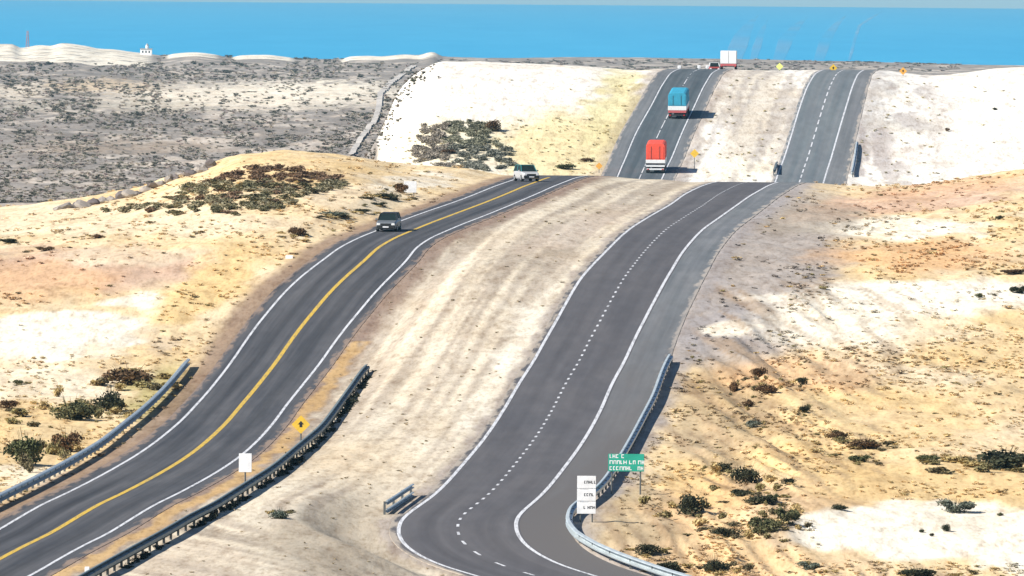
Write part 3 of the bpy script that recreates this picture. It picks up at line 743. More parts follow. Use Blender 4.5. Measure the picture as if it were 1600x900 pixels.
# pale plate beside the left road near the thicket, and little kerb stones
r = place('road_sign', 641, 305, 'pale white plate on short posts left of the road between the two car groups', 'road sign', None, .05, .0712)
for sx in (-.35, .35): MB().cyl((sx, 0, -.3), (sx, 0, 1.3), .04, 8).build('post', M['post'], r)
MB().box(-.6, .6, -.08, -.055, .25, 1.35, .01).build('panel', M['white'], r)
r = place('marker_block', 452, 404, 'small white marker block on the outer verge of the left road', 'marker post', None, .045, .0712)
MB().box(-.32, .32, -.15, .15, -.1, .28, .03).build('block', M['white'], r)
for (x, y, lb) in ((1063, 108, 'white marker post on the far crest left of the left road line'), (1094, 108, 'white marker post on the far crest in the middle of the left road'), (1107, 108, 'white marker post on the far crest just left of the white lorry')):
    r = empty('marker_post', Vector(hit(x, y, .0885, .1045)), (0, 0, 0)); tag(r, lb, 'marker post', 'white marker posts on the far crest')
    r.location.y += 12; r.location.z = ground_at(r.location.x, r.location.y)
    MB().cyl((0, 0, -.3), (0, 0, .75), .09, 8).build('stake', M['white'], r)
    MB().box(-.27, .27, -.06, .06, .35, .85, .03).build('reflector', M['white'], r)

# ------------------------------------------------------------------ vehicles
def grade(rd, Y):
    Y = float(Y); dz = float(rd.z(Y+4)-rd.z(Y-4))/8; dx = float(rd.c(Y+4)-rd.c(Y-4))/8
    return math.atan(dz), -math.atan(dx)
def wheel(parent, x, y, r=.5, wd=.28):
    t = MB().cyl((x-wd/2, y, r), (x+wd/2, y, r), r, 20).build('wheel', M['rubber'], parent)
    s = 1 if x > 0 else -1
    MB().cyl((x+s*(wd/2), y, r), (x+s*(wd/2+.02), y, r), r*.55, 14).build('hub', M['plate_back'], t)
def on_road(rd, px, py, d0, d1, off=0, flip=False):
    X, Y, Z = hit(px, py, d0, d1); Z = float(rd.z(Y)) + .012
    g, hdg = grade(rd, Y)
    e = (g, 0, hdg) if not flip else (-g, 0, hdg + math.pi)
    return Vector((X, Y, Z)), e
def lorry(loc, rot, label, top, band, low, cab, L=9.5, W=2.75, htop=4.35, roofcol=None, dark_line=False):
    r = empty('lorry', loc, rot); tag(r, label, 'lorry', 'lorries on the left road')
    r.rotation_mode = 'XYZ'; h = W/2
    # tarpaulin over hoops: rounded upper corners
    pr = [(-h, 2.0), (h, 2.0), (h, htop-.35), (h-.12, htop-.12), (h-.4, htop), (-h+.4, htop), (-h+.12, htop-.12), (-h, htop-.35)]
    MB().prism(pr, 0, L-2.4).build('cargo_cover', top, r, bevel=.03)
    b = MB()
    for i in range(1, 6): b.box(-h-.02, h+.02, (L-2.4)*i/6-.03, (L-2.4)*i/6+.03, 2.05, htop-.34)
    b.build('cover_ribs', top, r)
    MB().box(-h-.03, h+.03, -.03, L-2.4, 1.35, 1.99, .02).build('side_panel', band, r)
    MB().box(-h+.18, h-.18, -.035, -.003, 2.15, htop-.42, .01).build('rear_flap', top, r)
    for s in (-.45, .45): MB().box(s*h-.03, s*h+.03, -.06, -.036, 2.1, htop-.4).build('strap', M['chassis'], r)
    if dark_line: MB().box(-h-.04, h+.04, -.07, -.035, 1.28, 1.5).build('door_bar', M['chassis'], r)
    MB().box(-h, h, -.02, L-2.4, .95, 1.345, .02).build('lower_panel', low, r)
    MB().box(-.5, .5, .3, L-.6, .6, .94).build('chassis', M['chassis'], r)
    MB().box(-h+.1, h-.1, -.1, .05, .5, .72, .02).build('bumper', low if low is not M['panel_red'] else M['chassis'], r)
    for s in (-1, 1):
        MB().box(s*(h-.3)-.14, s*(h-.3)+.14, -.13, -.1, .54, .68).build('tail_lamp', M['lamp_red'], r)
        MB().box(s*(h-.35)-.25, s*(h-.35)+.25, .35, .38, .2, .7).build('mud_flap', M['rubber'], r)
        for y in (1.1, 2.3, L-1.3): wheel(r, s*(h-.2), y, .48, .38 if y < 5 else .3)
    c = MB().prism([(-h+.1, .7), (h-.1, .7), (h-.1, 2.5), (h-.3, 3.0), (-h+.3, 3.0), (-h+.1, 2.5)], L-2.2, L).build('cab', cab, r, bevel=.06)
    MB().box(-h+.3, h-.3, L-.0, L+.02, 1.7, 2.6).build('windscreen', M['glass'], c)
    return r
p, e = on_road(ROADL, 1024, 271, *FARR); lorry(p, e, 'lorry with bright red cover and white tail panel driving away up the far slope', M['tarp_red'], M['panel_white'], M['panel_white'], M['car_white'], dark_line=True)
p, e = on_road(ROADL, 1058, 186, *FARR); lorry(p, e, 'lorry with blue green cover above white and red tail panels, climbing the far slope', M['tarp_blue'], M['panel_white'], M['panel_red'], M['tarp_blue'], htop=4.0)
# white box lorry just over the far crest, seen from behind at an angle
X, Y, Z = hit(1138, 109, .0885, .1045); Y += 16; X = ray(1138, 100)[0]*Y
def box_lorry(loc, rot):
    r = empty('box_lorry', loc, rot); tag(r, 'white box lorry standing out against the sea where the left road goes over the crest', 'lorry', 'lorries on the left road')
    MB().box(-1.3, 1.3, 0, 6.2, 1.05, 3.15, .05).build('cargo_box', M['panel_white'], r)
    MB().box(-1.3, 1.3, 0, 6.2, .62, 1.04, .02).build('side_skirt', M['panel_red'], r)
    MB().box(-1.36, 1.36, -.05, -.01, .55, .7).build('bumper', M['chassis'], r)
    MB().box(-.02, .02, -.03, -.005, 1.1, 3.1).build('door_seam', M['plate_back'], r)
    c = MB().box(-1.2, 1.2, 6.4, 8.4, .7, 2.5, .15).build('cab', M['car_white'], r)
    MB().box(-1.0, 1.0, 8.4, 8.43, 1.6, 2.3).build('windscreen', M['glass'], c)
    for s in (-1, 1):
        MB().box(s*1.1-.12, s*1.1+.12, -.07, -.055, .58, .68).build('tail_lamp', M['lamp_red'], r)
        for y in (1.3, 7.4): wheel(r, s*1.15, y, .48, .3)
box_lorry(Vector((X, Y, ground_at(X, Y)+.05)), (0, 0, R_(-2)))

def car(loc, rot, label, paint, roof, name='car', Wd=1.8, L=4.5, Hh=1.62, pickup=False, bumper=None, group='cars on the left road'):
    "front faces local -Y"
    r = empty(name, loc, rot); tag(r, label, 'car', group); h = Wd/2
    def loft(sections, nm, mt, parent, sm=False):
        V = []; Fc = []; n = len(sections[0])
        for s_ in sections: V += s_
        for j in range(len(sections)-1):
            for i in range(n): Fc.append((j*n+i, j*n+(i+1) % n, (j+1)*n+(i+1) % n, (j+1)*n+i))
        Fc += [tuple(reversed(range(n))), tuple(range((len(sections)-1)*n, len(sections)*n))]
        o = mesh_obj(nm, V, Fc, mt, parent); bv = o.modifiers.new('b', 'BEVEL'); bv.width = .03; bv.segments = 2; return o
    def sec(y, w_, z0, z1, tuck=.06):
        return [(-w_+tuck, y, z0), (w_-tuck, y, z0), (w_, y, z0+.18), (w_, y, z1-.16), (w_-tuck-.03, y, z1), (-w_+tuck+.03, y, z1), (-w_, y, z1-.16), (-w_, y, z0+.18)]
    body = loft([sec(-L/2, h*.86, .32, .78), sec(-L/2+.12, h*.95, .28, .88), sec(-L/2+.5, h, .26, .95), sec(-L/2+1.25, h, .26, 1.04), sec(L/2-.5, h, .26, 1.04), sec(L/2-.08, h*.94, .3, .98)], 'body', paint, r)
    y0, y1, y2, y3 = (-L/2+1.05, -L/2+1.75, L/2-.35, L/2-.1) if not pickup else (-L/2+1.05, -L/2+1.7, .55, .75)
    cabin = loft([[(-h*.9, y0, 1.0), (h*.9, y0, 1.0), (h*.9, y0, 1.03), (-h*.9, y0, 1.03)],
          [(-h*.9, y1, 1.0), (h*.9, y1, 1.0), (h*.76, y1, Hh-.06), (-h*.76, y1, Hh-.06)],
          [(-h*.9, y2, 1.0), (h*.9, y2, 1.0), (h*.75, y2, Hh-.06), (-h*.75, y2, Hh-.06)],
          [(-h*.9, y3, 1.0), (h*.9, y3, 1.0), (h*.88, y3, 1.06), (-h*.88, y3, 1.06)]], 'windows', M['glass'], r)
    MB().box(-h*.77, h*.77, y1-.02, y2, Hh-.07, Hh, .03).build('roof', roof, r)
    b = MB()
    for s in (-1, 1):
        b.cyl((s*h*.9, y0, 1.03), (s*h*.765, y1, Hh-.05), .04, 6); b.cyl((s*h*.9, y3, 1.03), (s*h*.755, y2, Hh-.05), .04, 6)
        b.cyl((s*h*.9, (y1+y2)/2, 1.03), (s*h*.765, (y1+y2)/2, Hh-.05), .035, 6)
    b.build('pillars', roof, r)
    MB().box(-h*.9, h*.9, -L/2-.08, -L/2+.08, .34, .6, .03).build('bumper', bumper or paint, r)
    MB().box(-h*.5, h*.5, -L/2-.02, -L/2+.02, .62, .78, .01).build('grille', M['black'], r)
    MB().box(-.26, .26, -L/2-.1, -L/2-.085, .42, .53).build('number_plate', M['white'], r)
    for s in (-1, 1):
        MB().box(s*h*.72-.15, s*h*.72+.15, -L/2-.03, -L/2+.1, .62, .79, .02).build('headlight', M['lamp_clear'], r)
        MB().box(s*(h+.09)-.09, s*(h+.09)+.09, y0+.3, y0+.42, 1.02, 1.17, .02).build('mirror', paint, r)
        for y in (-L/2+.85, L/2-.85): wheel(r, s*(h-.1), y, .34, .24)
    return r
def slope_rot(rd, Y):
    g, hd = grade(rd, Y); return (g, 0, hd)
X, Y, Z = hit(607, 361, .05, .0712); Z = float(ROADL.z(Y))
car(Vector((X, Y+2, Z+.02)), slope_rot(ROADL, Y), 'silver grey car with black roof and black bumper coming down the left road', M['car_silver'], M['black'], bumper=M['black'])
X, Y, Z = hit(817, 283, .06, .0700); Y = min(Y, 1225); Z = float(ROADL.z(Y)); print('car2', X, Y, Z, float(ROADL.c(Y)), project(X, Y, Z))
car(Vector((X+.35, Y+2, Z+.02)), (slope_rot(ROADL, Y)[0], 0, R_(14)), 'white car with dark green windows coming over the near crest', M['car_pale'], M['roof_teal'], Hh=1.7, bumper=M['black'])

X3, Y3, _ = hit(1114, 109, .0885, .1045); Y3 += 9; Y3 += 30; X3 = ray(1116, 100)[0]*Y3
car(Vector((X3, Y3, ground_at(X3, Y3)+.1)), (0, 0, .02), 'small white car with dark red sides on the far crest beside the white box lorry', M['car_red'], M['car_white'], Hh=1.7)

# ------------------------------------------------------------------ shrubs
def bush_mesh(name, seed, n=620, lobes=6, leaf=.075, flat=.7):
    q = np.random.RandomState(seed); V = []; Fc = []
    L = [(q.uniform(-.36, .36), q.uniform(-.36, .36), q.uniform(.22, .55)*flat*1.3, q.uniform(.16, .30)) for _ in range(lobes)]
    L.append((0, 0, .28*flat, .32))
    for i in range(n):
        cx, cy, cz, r = L[q.randint(len(L))]
        v = q.normal(size=3); v /= np.linalg.norm(v); rr = r * (q.uniform(.45, 1.18))
        p = np.array([cx, cy, cz]) + v*rr*np.array([1, 1, flat])
        if p[2] < .01: p[2] = q.uniform(0, .1)
        a = q.normal(size=3); a /= np.linalg.norm(a); b = np.cross(a, q.normal(size=3)); b /= np.linalg.norm(b)
        s = leaf*q.uniform(.6, 1.4); k = len(V)
        V += [p - a*s, p + b*s*.6, p + a*s, p - b*s*.6]; Fc.append((k, k+1, k+2, k+3))
    for i in range(26):   # twigs
        t = q.uniform(0, 6.28); r = q.uniform(.2, .5); top = np.array([math.cos(t)*r, math.sin(t)*r, q.uniform(.35, 1.1)*flat*1.15]); k = len(V)
        s = np.array([math.sin(t), -math.cos(t), 0])*.012
        V += [-s, s, top+s*.3, top-s*.3]; Fc.append((k, k+1, k+2, k+3))
    V = np.array(V); V[:, 2] /= max(.01, V[:, 2].max()); V[:, 0] /= (V[:, 0].max()-V[:, 0].min()); V[:, 1] /= (V[:, 1].max()-V[:, 1].min())
    return V, Fc
BUSH = []
for s in range(6):
    V, Fc = bush_mesh('shrub', 40+s, 1300, 6+s % 3, .048)
    V[:, 2] = V[:, 2]**1.0; BUSH.append((V, Fc))
_bm = {}
def bush_data(k, mk):
    if (k, mk) not in _bm:
        me = bpy.data.meshes.new('shrub'); V, Fc = BUSH[k]; me.from_pydata([tuple(v) for v in V], [], Fc); me.update(); me.materials.append(M[mk]); _bm[(k, mk)] = me
    return _bm[(k, mk)]
D_, B_, O_, G_ = 'veg_dark', 'veg_brown', 'veg_olive', 'veg_grey'
SH = [ # px, py (base), width px, height px, kind, label
 (1080, 806, 56, 46, D_, 'round black green shrub on the orange bank right of the tall white notice'),
 (1164, 757, 52, 40, D_, 'dark leaning shrub on the orange bank, above the round black green one'),
 (1130, 737, 30, 22, D_, 'small dark shrub touching the upper left of the leaning one'),
 (1136, 838, 56, 20, D_, 'low dark shrub just below and right of the round black green shrub'),
 (1192, 834, 56, 36, O_, 'green shrub left of the pale salt pan, nearest to its tip'),
 (1228, 818, 44, 36, O_, 'olive shrub behind the green one at the left end of the salt pan'),
 (1012, 866, 46, 22, D_, 'dark creeping shrub behind the curve of the pale guard rail'),
 (1044, 893, 48, 24, D_, 'dark shrub at the lower edge beside the pale guard rail'),
 (1116, 893, 52, 28, D_, 'dark green shrub at the lower edge of the orange bank'),
 (1196, 786, 56, 18, D_, 'flat dark shrub right of the round black green shrub'),
 (1156, 776, 36, 16, D_, 'little flat dark shrub between the leaning one and the flat one'),
 (1208, 784, 22, 18, O_, 'small green shrub at the right end of the flat dark shrub'),
 (1253, 600, 19, 15, D_, 'small dot of a dark shrub on the upper right slope'),
 (1257, 645, 20, 18, D_, 'small dark shrub just below the dot-like one on the right slope'),
 (1352, 700, 62, 20, B_, 'brown shrub lying low in the middle of the right slope'),
 (1306, 684, 44, 15, B_, 'thin brown shrub left of the low brown one'),
 (1566, 732, 104, 38, D_, 'big black shrub at the right edge above the salt pan'),
 (1492, 800, 66, 28, G_, 'grey green shrub on the upper rim of the salt pan'),
 (1478, 830, 17, 15, D_, 'dark tuft standing out on the white salt pan'),
 (1456, 838, 9, 8, D_, 'tiny dark tuft on the salt pan left of the larger one'),
 (1440, 832, 10, 8, D_, 'leftmost tiny dark tuft on the salt pan'),
 (1562, 806, 12, 8, O_, 'tiny tuft on the right part of the salt pan'),
 (1438, 903, 64, 20, D_, 'dark shrub cut by the lower edge under the salt pan'),
 (1262, 890, 38, 18, G_, 'grey shrub under the left tip of the salt pan'),
 (1186, 590, 30, 22, B_, 'brown shrub at the top of the eroded gully on the right'),
 (1198, 615, 40, 22, B_, 'brown shrub in the eroded gully, second from its top'),
 (1146, 612, 16, 26, B_, 'narrow brown shrub left of the gully'),
 (1168, 636, 22, 18, B_, 'small brown shrub low in the gully'),
 (1176, 668, 26, 16, G_, 'grey shrub at the foot of the gully'),
 (1345, 722, 40, 16, O_, 'olive shrub below the low brown shrub on the right slope'),
 (1232, 756, 26, 12, D_, 'small dark shrub right of the leaning one'),
 (1450, 720, 44, 14, O_, 'olive shrub left of the big black shrub'),
 (1312, 796, 30, 12, D_, 'dark sliver of a shrub above the left rim of the salt pan'),
 (1561, 343, 14, 10, D_, 'small dark shrub high on the right slope near the crest'),
 (1586, 428, 46, 10, B_, 'flat brown shrub at the right edge above the white band'),
 (1592, 458, 30, 16, D_, 'dark shrub at the right edge inside the white band'),
 (1530, 465, 16, 10, O_, 'small olive shrub left of the dark one in the white band'),
 (200, 600, 92, 36, B_, 'reddish brown shrub near the upper end of the left guard rail'),
 (174, 642, 60, 46, D_, 'nearly black shrub in the middle of the left clump'),
 (112, 656, 82, 42, O_, 'olive shrub left of the nearly black one'),
 (42, 727, 62, 60, O_, 'tall olive shrub at the left edge above the guard rail'),
 (106, 706, 52, 44, B_, 'brown shrub between the tall olive one and the guard rail'),
 (14, 638, 34, 18, B_, 'low brown shrub at the left edge'),
 (28, 600, 20, 10, O_, 'small olive tuft on the white ground at the left'),
 (437, 810, 34, 20, G_, 'lone grey brown bush on the bare median by the weathered guard rail'),
 (604, 311, 62, 14, D_, 'dark flat shrub left of the pale plate by the left road'),
 (626, 301, 24, 20, B_, 'brown shrub touching the pale plate by the left road'),
 (592, 322, 32, 9, D_, 'small flat shrub under the dark one near the left road'),
 (566, 332, 30, 8, D_, 'smallest flat shrub above the silver grey car'),
 (464, 368, 34, 20, B_, 'brown bush below the big thicket on the left slope'),
 (520, 338, 60, 12, G_, 'grey low shrub right of the big thicket foot'),
 (150, 372, 24, 9, B_, 'small brown bush on the left slope under the rocks'),
 (15, 380, 30, 10, D_, 'dark low bush at the left edge above the pink ground'),
 (72, 392, 30, 10, B_, 'brown low bush on the left slope above the pink ground'),
]
for i, (px, py, wpx, hpx, mk, lb) in enumerate(SH):
    p = at(px, py, .026, .0712); dd = p.y/F
    o = bpy.data.objects.new('shrub', bush_data(i % 6, mk)); link(o)
    W_ = wpx*dd; o.scale = (W_, W_*1.3, hpx*dd*1.05); o.location = p - Vector((0, 0, .05*hpx*dd)); o.rotation_euler.z = rng.choice((0, math.pi)) + rng.uniform(-.3, .3)
    tag(o, lb, 'shrub', 'shrubs on the near slopes')
FSH = [(771, 205, 28, 24, B_, 'reddish shrub at the top right of the far thicket'), (884, 264, 38, 12, O_, 'olive shrub at the foot of the far hill beside the left road'), (918, 252, 28, 8, B_, 'thin brown shrub on the far hill above the orange sign'),
       (1555, 172, 9, 6, D_, 'tiny dark shrub high on the white far hill'), (1480, 205, 9, 7, B_, 'tiny brown shrub on the far white hill'), (654, 216, 10, 6, B_, 'tiny brown shrub left of the far thicket'), (646, 128, 14, 6, O_, 'tiny olive shrub near the top left of the white hill'),
       (700, 240, 26, 10, B_, 'brown shrub at the left of the far thicket')]
for i, (px, py, wpx, hpx, mk, lb) in enumerate(FSH):
    p = at(px, py, .0885, .1035); dd = p.y/F
    o = bpy.data.objects.new('shrub', bush_data(i % 6, mk)); link(o); o.scale = (wpx*dd, wpx*dd*1.3, hpx*dd); o.location = p; tag(o, lb, 'shrub', 'shrubs on the far hill')

# masses nobody could count: thickets, scrub on the plain, grass, weeds
LOWB = []
for s in range(8):
    LOWB.append(bush_mesh('x', 90+s, 42, 3, .15, .7))
MIDB = []
for s in range(6):
    MIDB.append(bush_mesh('x', 190+s, 190, 4, .11, .75))
def mass(name, items, protos, material, label, cat, colored=False):
    "items: (pos, w, depth, h, colour)"
    VV = []; FF = []; CC = []; n = 0
    for i, (p, w_, dp, h_, c) in enumerate(items):
        V, Fc = protos[i % len(protos)]; a = rng.uniform(0, 6.28); ca, sa = math.cos(a), math.sin(a)
        Q = np.stack([(V[:, 0]*ca - V[:, 1]*sa)*w_ + p[0], (V[:, 0]*sa + V[:, 1]*ca)*dp + p[1], V[:, 2]*h_ + p[2] - .04*h_], 1)
        VV.append(Q); FF.append(np.array(Fc) + n); n += len(Q)
        if colored:
            k = nr.uniform(.75, 1.25, len(Fc)).repeat(4); CC.append(np.array(c)[None, :]*k[:len(Q), None])
    VV = np.concatenate(VV); FF = np.concatenate(FF)
    me = bpy.data.meshes.new(name); me.vertices.add(len(VV)); me.vertices.foreach_set('co', VV.ravel())
    me.loops.add(FF.size); me.loops.foreach_set('vertex_index', FF.ravel()); me.polygons.add(len(FF))
    me.polygons.foreach_set('loop_start', np.arange(0, FF.size, 4)); me.polygons.foreach_set('loop_total', np.full(len(FF), 4)); me.update(calc_edges=True)
    if colored:
        CC = np.concatenate(CC); a = me.color_attributes.new('soil', 'FLOAT_COLOR', 'POINT'); a.data.foreach_set('color', np.concatenate([CC, np.ones((len(CC), 1))], 1).ravel())
    me.materials.append(material); o = link(bpy.data.objects.new(name, me)); tag(o, label, cat, kind='stuff'); return o
def pts_world(pxs, pys, d0, d1):
    out = []
    for x, y in zip(pxs, pys): out.append(at(x, y, d0, d1))
    return out
def inpoly(x, y, poly):
    c = False; n = len(poly); j = n-1
    for i in range(n):
        xi, yi = poly[i]; xj, yj = poly[j]
        if (yi > y) != (yj > y) and x < (xj-xi)*(y-yi)/(yj-yi)+xi: c = not c
        j = i
    return c
def fillpoly(poly, n):
    xs = [p[0] for p in poly]; ys = [p[1] for p in poly]; out = []
    while len(out) < n:
        x = rng.uniform(min(xs), max(xs)); y = rng.uniform(min(ys), max(ys))
        if inpoly(x, y, poly): out.append((x, y))
    return out
T1 = [(270, 300), (300, 283), (340, 276), (365, 268), (400, 262), (440, 258), (480, 268), (520, 274), (552, 284), (545, 294), (505, 296), (470, 308), (450, 324), (400, 330), (360, 338), (320, 326), (280, 334), (210, 332), (160, 328), (215, 318), (265, 318)]
it = []
for x, y in fillpoly(T1, 210):
    p = at(x, y+3, .055, .0712); dd = p.y/F; h_ = rng.uniform(7, 14)*dd
    dk = rng.random(); c = (.19, .125, .08) if y < 282 or dk < .15 else ((.175, .16, .09) if dk < .7 else (.28, .25, .16))
    it.append((p, rng.uniform(18, 38)*dd, rng.uniform(20, 36)*dd, h_, c))
mass('thicket', it, MIDB, M['scrub'], 'big brown and olive thicket on the yellow knoll left of the roads', 'thicket', True)
T2 = [(655, 200), (700, 192), (745, 190), (770, 205), (765, 220), (800, 236), (804, 262), (770, 268), (700, 268), (660, 262), (643, 240), (650, 215)]
it = []
for x, y in fillpoly(T2, 210):
    if 0 < (y - 250 + (x-700)*.22) < 5: continue
    p = at(x, y, .0885, .1026); dd = p.y/F
    c = (.30, .26, .21) if x < 700 else ((.24, .235, .165) if y < 232 else (.21, .21, .17))
    it.append((p, rng.uniform(12, 26)*dd, rng.uniform(12, 26)*dd, rng.uniform(7, 13)*dd, c))
mass('thicket', it, MIDB, M['scrub'], 'greyish brown thicket on the white far hill left of the road', 'thicket', True)
# scrub on the plain
it = []
PC = [(.32, .295, .24), (.37, .32, .27), (.26, .26, .20), (.40, .36, .31), (.35, .275, .245), (.46, .40, .31), (.13, .125, .10)]
lim = pchip([-60, 0, 100, 200, 300, 380, 450, 560, 620, 680], [336, 332, 320, 302, 270, 246, 241, 240, 150, 104])
n = 0
while n < 6500:
    x = rng.uniform(-40, 690); y = 84 + (rng.random()**.9)*255
    if y > float(lim(x)) + 8: continue
    if 128 < y < 172 and 250 < x < 600 and rng.random() < .75: continue
    if y < 99 and (x < 245 or 262 < x < 345 or 365 < x < 455 or 535 < x < 685): continue
    if vnoise(np.array([x/34.]), np.array([y/9.]))[0] < .42 and rng.random() < .8: continue
    if x > 545 and y > 100 + (1 if x > 600 else 0) and x > 600 - (y-200)*.5 : continue
    p = at(x, y, .1 if x < 560 else .115, .328); 
    dd = p.y/F; big = rng.random() < .06
    it.append((p, rng.uniform(4, 11)*dd*(1.6 if big else 1), rng.uniform(4, 9)*dd*2, rng.uniform(1.8, 4)*dd*(1.8 if big else 1), PC[6] if big else rng.choice(PC))); n += 1
for _ in range(150):
    t = rng.random(); xs_ = [560, 585, 600, 612, 640, 668]; ys_ = [262, 232, 200, 160, 128, 104]
    x = np.interp(t, np.linspace(0, 1, 6), xs_) + rng.gauss(4, 9); y = np.interp(t, np.linspace(0, 1, 6), ys_) + rng.gauss(0, 5)
    p = at(x, y, .0885, .2); dd = p.y/F; it.append((p, rng.uniform(4, 10)*dd, 2.5, rng.uniform(2.5, 6)*dd, rng.choice([(.14, .13, .10), (.2, .15, .11), (.11, .11, .09)])))
mass('scrub', it, LOWB, M['scrub'], 'grey mottled desert scrub covering the plain before the sea', 'scrub', True)
# scrub across the middle strip seen over the far crest
it = []
for _ in range(500):
    x = rng.uniform(690, 1500); y = rng.uniform(93, 112); p = at(x, y, .2, .328); dd = p.y/F
    it.append((p, rng.uniform(6, 14)*dd, 20, rng.uniform(1.5, 3)*dd, rng.choice(PC[:5])))
mass('scrub', it, LOWB, M['scrub'], 'thin grey strip of scrub between the far crest and the sea', 'scrub', True)
# dry grass and small tufts near
it = []
GC = [(.50, .36, .15), (.62, .47, .22), (.38, .28, .13), (.30, .25, .11), (.55, .38, .18), (.20, .16, .09)]
def on_pave(p, pad=.9):
    for rd, ext in ((ROADL, ext_l), (ROADR, ext_r)):
        r = p.x - float(rd.c(p.y)); h_ = float(rd.h(p.y)); a, b = ext(p.y)
        if -h_-float(a)-pad < r < h_+float(b)+pad: return True
    return False
n = 0
while n < 5200:
    if rng.random() < .36: x, y = rng.uniform(-30, 720), rng.uniform(245, 840)
    else: x, y = rng.uniform(960, 1630), rng.uniform(270, 930)
    if x < 720 and y > 250 + 0 and y < float(crest_f(x)): continue
    if inpoly(x, y, [(1260, 800), (1300, 785), (1640, 775), (1640, 885), (1290, 875)]): continue
    if inpoly(x, y, [(-40, 500), (0, 480), (250, 470), (240, 555), (-40, 560)]) and rng.random() < .93: continue
    if inpoly(x, y, [(1300, 435), (1640, 430), (1640, 490), (1300, 545)]) and rng.random() < .8: continue
    if inpoly(x, y, [(-40, 395), (330, 385), (330, 450), (-40, 470)]) and rng.random() < .7: continue
    p = at(x, y, .026, .0712)
    if on_pave(p): continue
    rl = p.x-float(ROADL.c(p.y)); rr = p.x-float(ROADR.c(p.y))
    if rl > 0 and rr < 0: continue
    dens = vnoise(np.array([p.x/4]), np.array([p.y/16]))[0]
    if dens < .45 and rng.random() < .8: continue
    if 0 < rr < 14 and y < 560 and rng.random() < .7: continue
    dd = p.y/F; s = rng.uniform(.5, 1.3)*(1 if rng.random() > .07 else 1.7)
    cidx = rng.choice(GC) if rng.random() < .14 else None
    it.append((p, 10*dd*s, 16*dd*s, 3.6*dd*s, cidx)); n += 1
P_ = np.array([tuple(i[0]) for i in it]); pu = 800 + F*P_[:, 0]/P_[:, 1]; qx, qy = project(P_[:, 0], P_[:, 1], P_[:, 2])
sc_ = soil(pu, P_[:, 1]/F, qx, qy, P_[:, 0], P_[:, 1])
it = [(a, b, c, e, (tuple(sc_[i]*rng.uniform(.74, 1.02)) if col is None else col)) for i, (a, b, c, e, col) in enumerate(it)]
mass('dry_grass', it, LOWB, M['grass'], 'dry straw coloured grass tufts scattered over the near slopes', 'dry grass', True)
# dry grass and litter gathered round the nearer shrubs
it = []
for px, py, wpx, hpx, mk, lb in SH:
    if 1290 < px and 780 < py < 850: continue
    for k in range(3 + int(wpx/9)):
        x = px + rng.gauss(0, .55)*wpx; y = py + rng.uniform(-.5, .35)*hpx
        p = at(x, y, .026, .0712); dd = p.y/F
        if on_pave(p, .5): continue
        it.append((p, rng.uniform(.25, .55)*wpx*dd, rng.uniform(.3, .6)*wpx*dd, rng.uniform(.2, .55)*hpx*dd, rng.choice([(.42, .32, .14), (.30, .25, .11), (.22, .19, .09), (.50, .38, .18), (.15, .125, .07)])))
mass('dry_grass', it, MIDB, M['grass'], 'dry yellow and olive grass gathered round the shrubs on the near slopes', 'dry grass', True)
# median tufts, sparse
it = []
while len(it) < 140:
    y = rng.uniform(290, 900); x = rng.uniform(220, 1100); p = at(x, y, .026, .0712)
    if on_pave(p, .6): continue
    rl = p.x-float(ROADL.c(p.y)); rr = p.x-float(ROADR.c(p.y))
    if not (rl > 0 and rr < 0): continue
    dd = p.y/F; it.append((p, rng.uniform(4, 10)*dd, 12*dd, rng.uniform(2, 4)*dd, rng.choice([(.42, .34, .22), (.30, .24, .15), (.55, .45, .3)])))
mass('dry_grass', it, LOWB, M['grass'], 'sparse low dead tufts on the bare median between the roads', 'dry grass', True)
# tufts on the far hill
it = []
while len(it) < 300:
    x = rng.uniform(600, 1640); y = rng.uniform(118, 285); p = at(x, y, .0885, .1026)
    if on_pave(p, .8): continue
    if x < 960 and y < 185 and rng.random() < .93: continue
    if x > 1470 and rng.random() < .85: continue
    if not (p.x-float(ROADL.c(p.y)) < 0) and rng.random() < .5: continue
    dd = p.y/F; it.append((p, rng.uniform(4, 9)*dd, 10*dd, rng.uniform(2, 4)*dd, rng.choice([(.55, .48, .32), (.42, .38, .26), (.6, .52, .3)])))
mass('dry_grass', it, LOWB, M['grass'], 'pale thin tufts scattered over the white far hill', 'dry grass', True)
# weeds behind the weathered rail
rb = pchip([583, 600, 622, 650, 682, 708, 742, 772, 800, 828, 862, 890, 930], [573, 560, 545, 525, 500, 470, 430, 385, 340, 290, 230, 180, 110])
it = []
for _ in range(230):
    y = rng.uniform(585, 915); x = float(rb(y)); q = vnoise(np.array([y/14.0]), np.array([3.3]))[0]
    if q < .3: continue
    p = at(x, y, .026, .0712); dd = p.y/F; x_ = rng.uniform(4, 15)*dd; X_ = p.x + x_
    it.append((Vector((X_, p.y, ground_at(X_, p.y))), rng.uniform(9, 18)*dd, 1.2, rng.uniform(5, 13)*dd*q*1.3, rng.choice([(.03, .035, .025), (.05, .05, .03), (.025, .025, .02)])))
mass('weeds', it, LOWB, M['scrub'], 'black green weeds growing in a row behind the weathered guard rail', 'weeds', True)

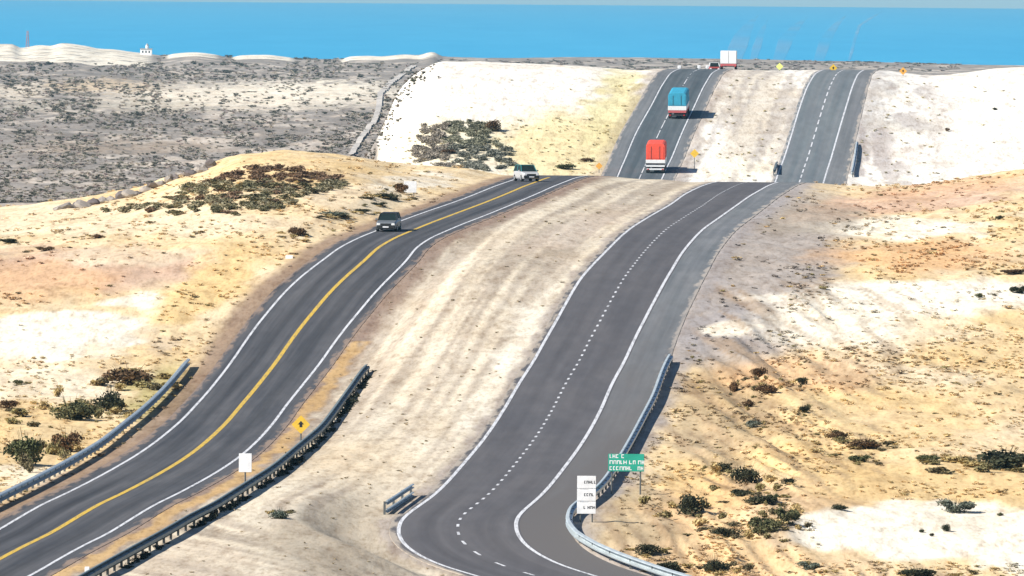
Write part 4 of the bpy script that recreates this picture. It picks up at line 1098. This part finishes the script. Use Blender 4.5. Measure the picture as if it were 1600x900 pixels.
# ------------------------------------------------------------------ rocks
def rock_mesh(seed):
    bm = bmesh.new(); bmesh.ops.create_icosphere(bm, subdivisions=2, radius=.5); q = random.Random(seed)
    ph = [q.uniform(0, 6) for _ in range(6)]
    for v in bm.verts:
        c = v.co; k = 1 + .22*math.sin(5*c.x+ph[0])*math.cos(4*c.y+ph[1]) + .16*math.sin(7*c.z+ph[2]) + q.uniform(-.15, .15); v.co = c*k
    me = bpy.data.meshes.new('boulder'); bm.to_mesh(me); bm.free(); return me
RK = [rock_mesh(s) for s in range(5)]
for i, m_ in enumerate(RK): m_.materials.append(M['rock'] if i % 2 else M['rock_pale'])
pts = [(110, 315), (122, 312), (134, 311), (147, 308), (158, 306), (170, 304), (192, 300), (203, 298), (244, 285), (256, 282), (267, 277), (279, 273), (290, 268), (300, 266), (309, 262), (318, 258), (328, 262), (96, 318), (214, 292), (230, 290)]
for i, (x, y) in enumerate(pts):
    p = at(x, float(crest_f(x))+2, .06, .0712); dd = p.y/F; o = bpy.data.objects.new('boulder', RK[i % 5]); link(o)
    o.scale = (rng.uniform(10, 26)*dd, 1.4, rng.uniform(9, 19)*dd); o.location = p + Vector((rng.uniform(-.3, .3), rng.uniform(-3, 3), rng.uniform(.02, .25))); o.rotation_euler = (0, rng.uniform(-.4, .1), rng.uniform(0, 6))
    tag(o, 'grey boulder in the row of rocks along the crest at the upper left', 'boulder', 'row of boulders on the left crest')

# ------------------------------------------------------------------ things on the coast
p = at(228, 86, .3, .329); dd = p.y/F; r = empty('white_building', p); tag(r, 'small white building with a turret on the coast at the upper left', 'building')
MB().box(-9*dd, 9*dd, 0, 8, -2, 9.5*dd).build('wall', M['white'], r)
t = MB().cyl((1.5*dd, 3, 9*dd), (1.5*dd, 3, 15*dd), 2.6*dd, 12).build('turret', M['white'], r); MB().cyl((1.5*dd, 3, 15*dd), (1.5*dd, 3, 18*dd), 2.8*dd, 12, .2).build('turret_roof', M['plate_back'], t)
MB().box(-9.6*dd, 9.6*dd, -.4, 8.4, 9.5*dd, 10.4*dd).build('roof', M['plate_back'], r)
for s in (-5, 0, 5): MB().box((s-1)*dd, (s+1)*dd, -.06, -.01, 3.5*dd, 6.5*dd).build('window', M['glass'], r)
p = at(43, 72, .3, .329); dd = p.y/F; r = empty('mast', p); tag(r, 'thin reddish lattice mast on the coast near the upper left corner', 'mast')
for sx, sy in ((-1, -1), (1, -1), (1, 1), (-1, 1)):
    MB().cyl((sx*2.6*dd, sy*1, -1), (sx*.9*dd, sy*.4, 26*dd), .35*dd, 6).build('leg', M['mast_red'], r)
b = MB()
for k in range(6):
    z0 = k*4.2*dd; z1 = z0+4.2*dd; w0 = 2.6-1.7*k/6; w1 = 2.6-1.7*(k+1)/6
    for a_ in ((-w0, w1), (w0, -w1)): b.cyl((a_[0]*dd, -1, z0), (a_[1]*dd, -1, z1), .22*dd, 5)
b.build('bracing', M['mast_red'], r)

# ------------------------------------------------------------------ the air between: pale sea haze
HAZE = 2.4e-5
hb = MB().box(-34000, 34000, -120, 61000, -16, 64); mm = bpy.data.materials.new('haze'); mm.use_nodes = True; nd = mm.node_tree.nodes; lk = mm.node_tree.links
nd.remove(nd['Principled BSDF']); pv = nd.new('ShaderNodeVolumePrincipled'); pv.inputs['Color'].default_value = (.32, .74, 1, 1); pv.inputs['Density'].default_value = HAZE
lk.new(pv.outputs[0], nd['Material Output'].inputs['Volume'])
tag(hb.build('haze', mm), kind='stuff')
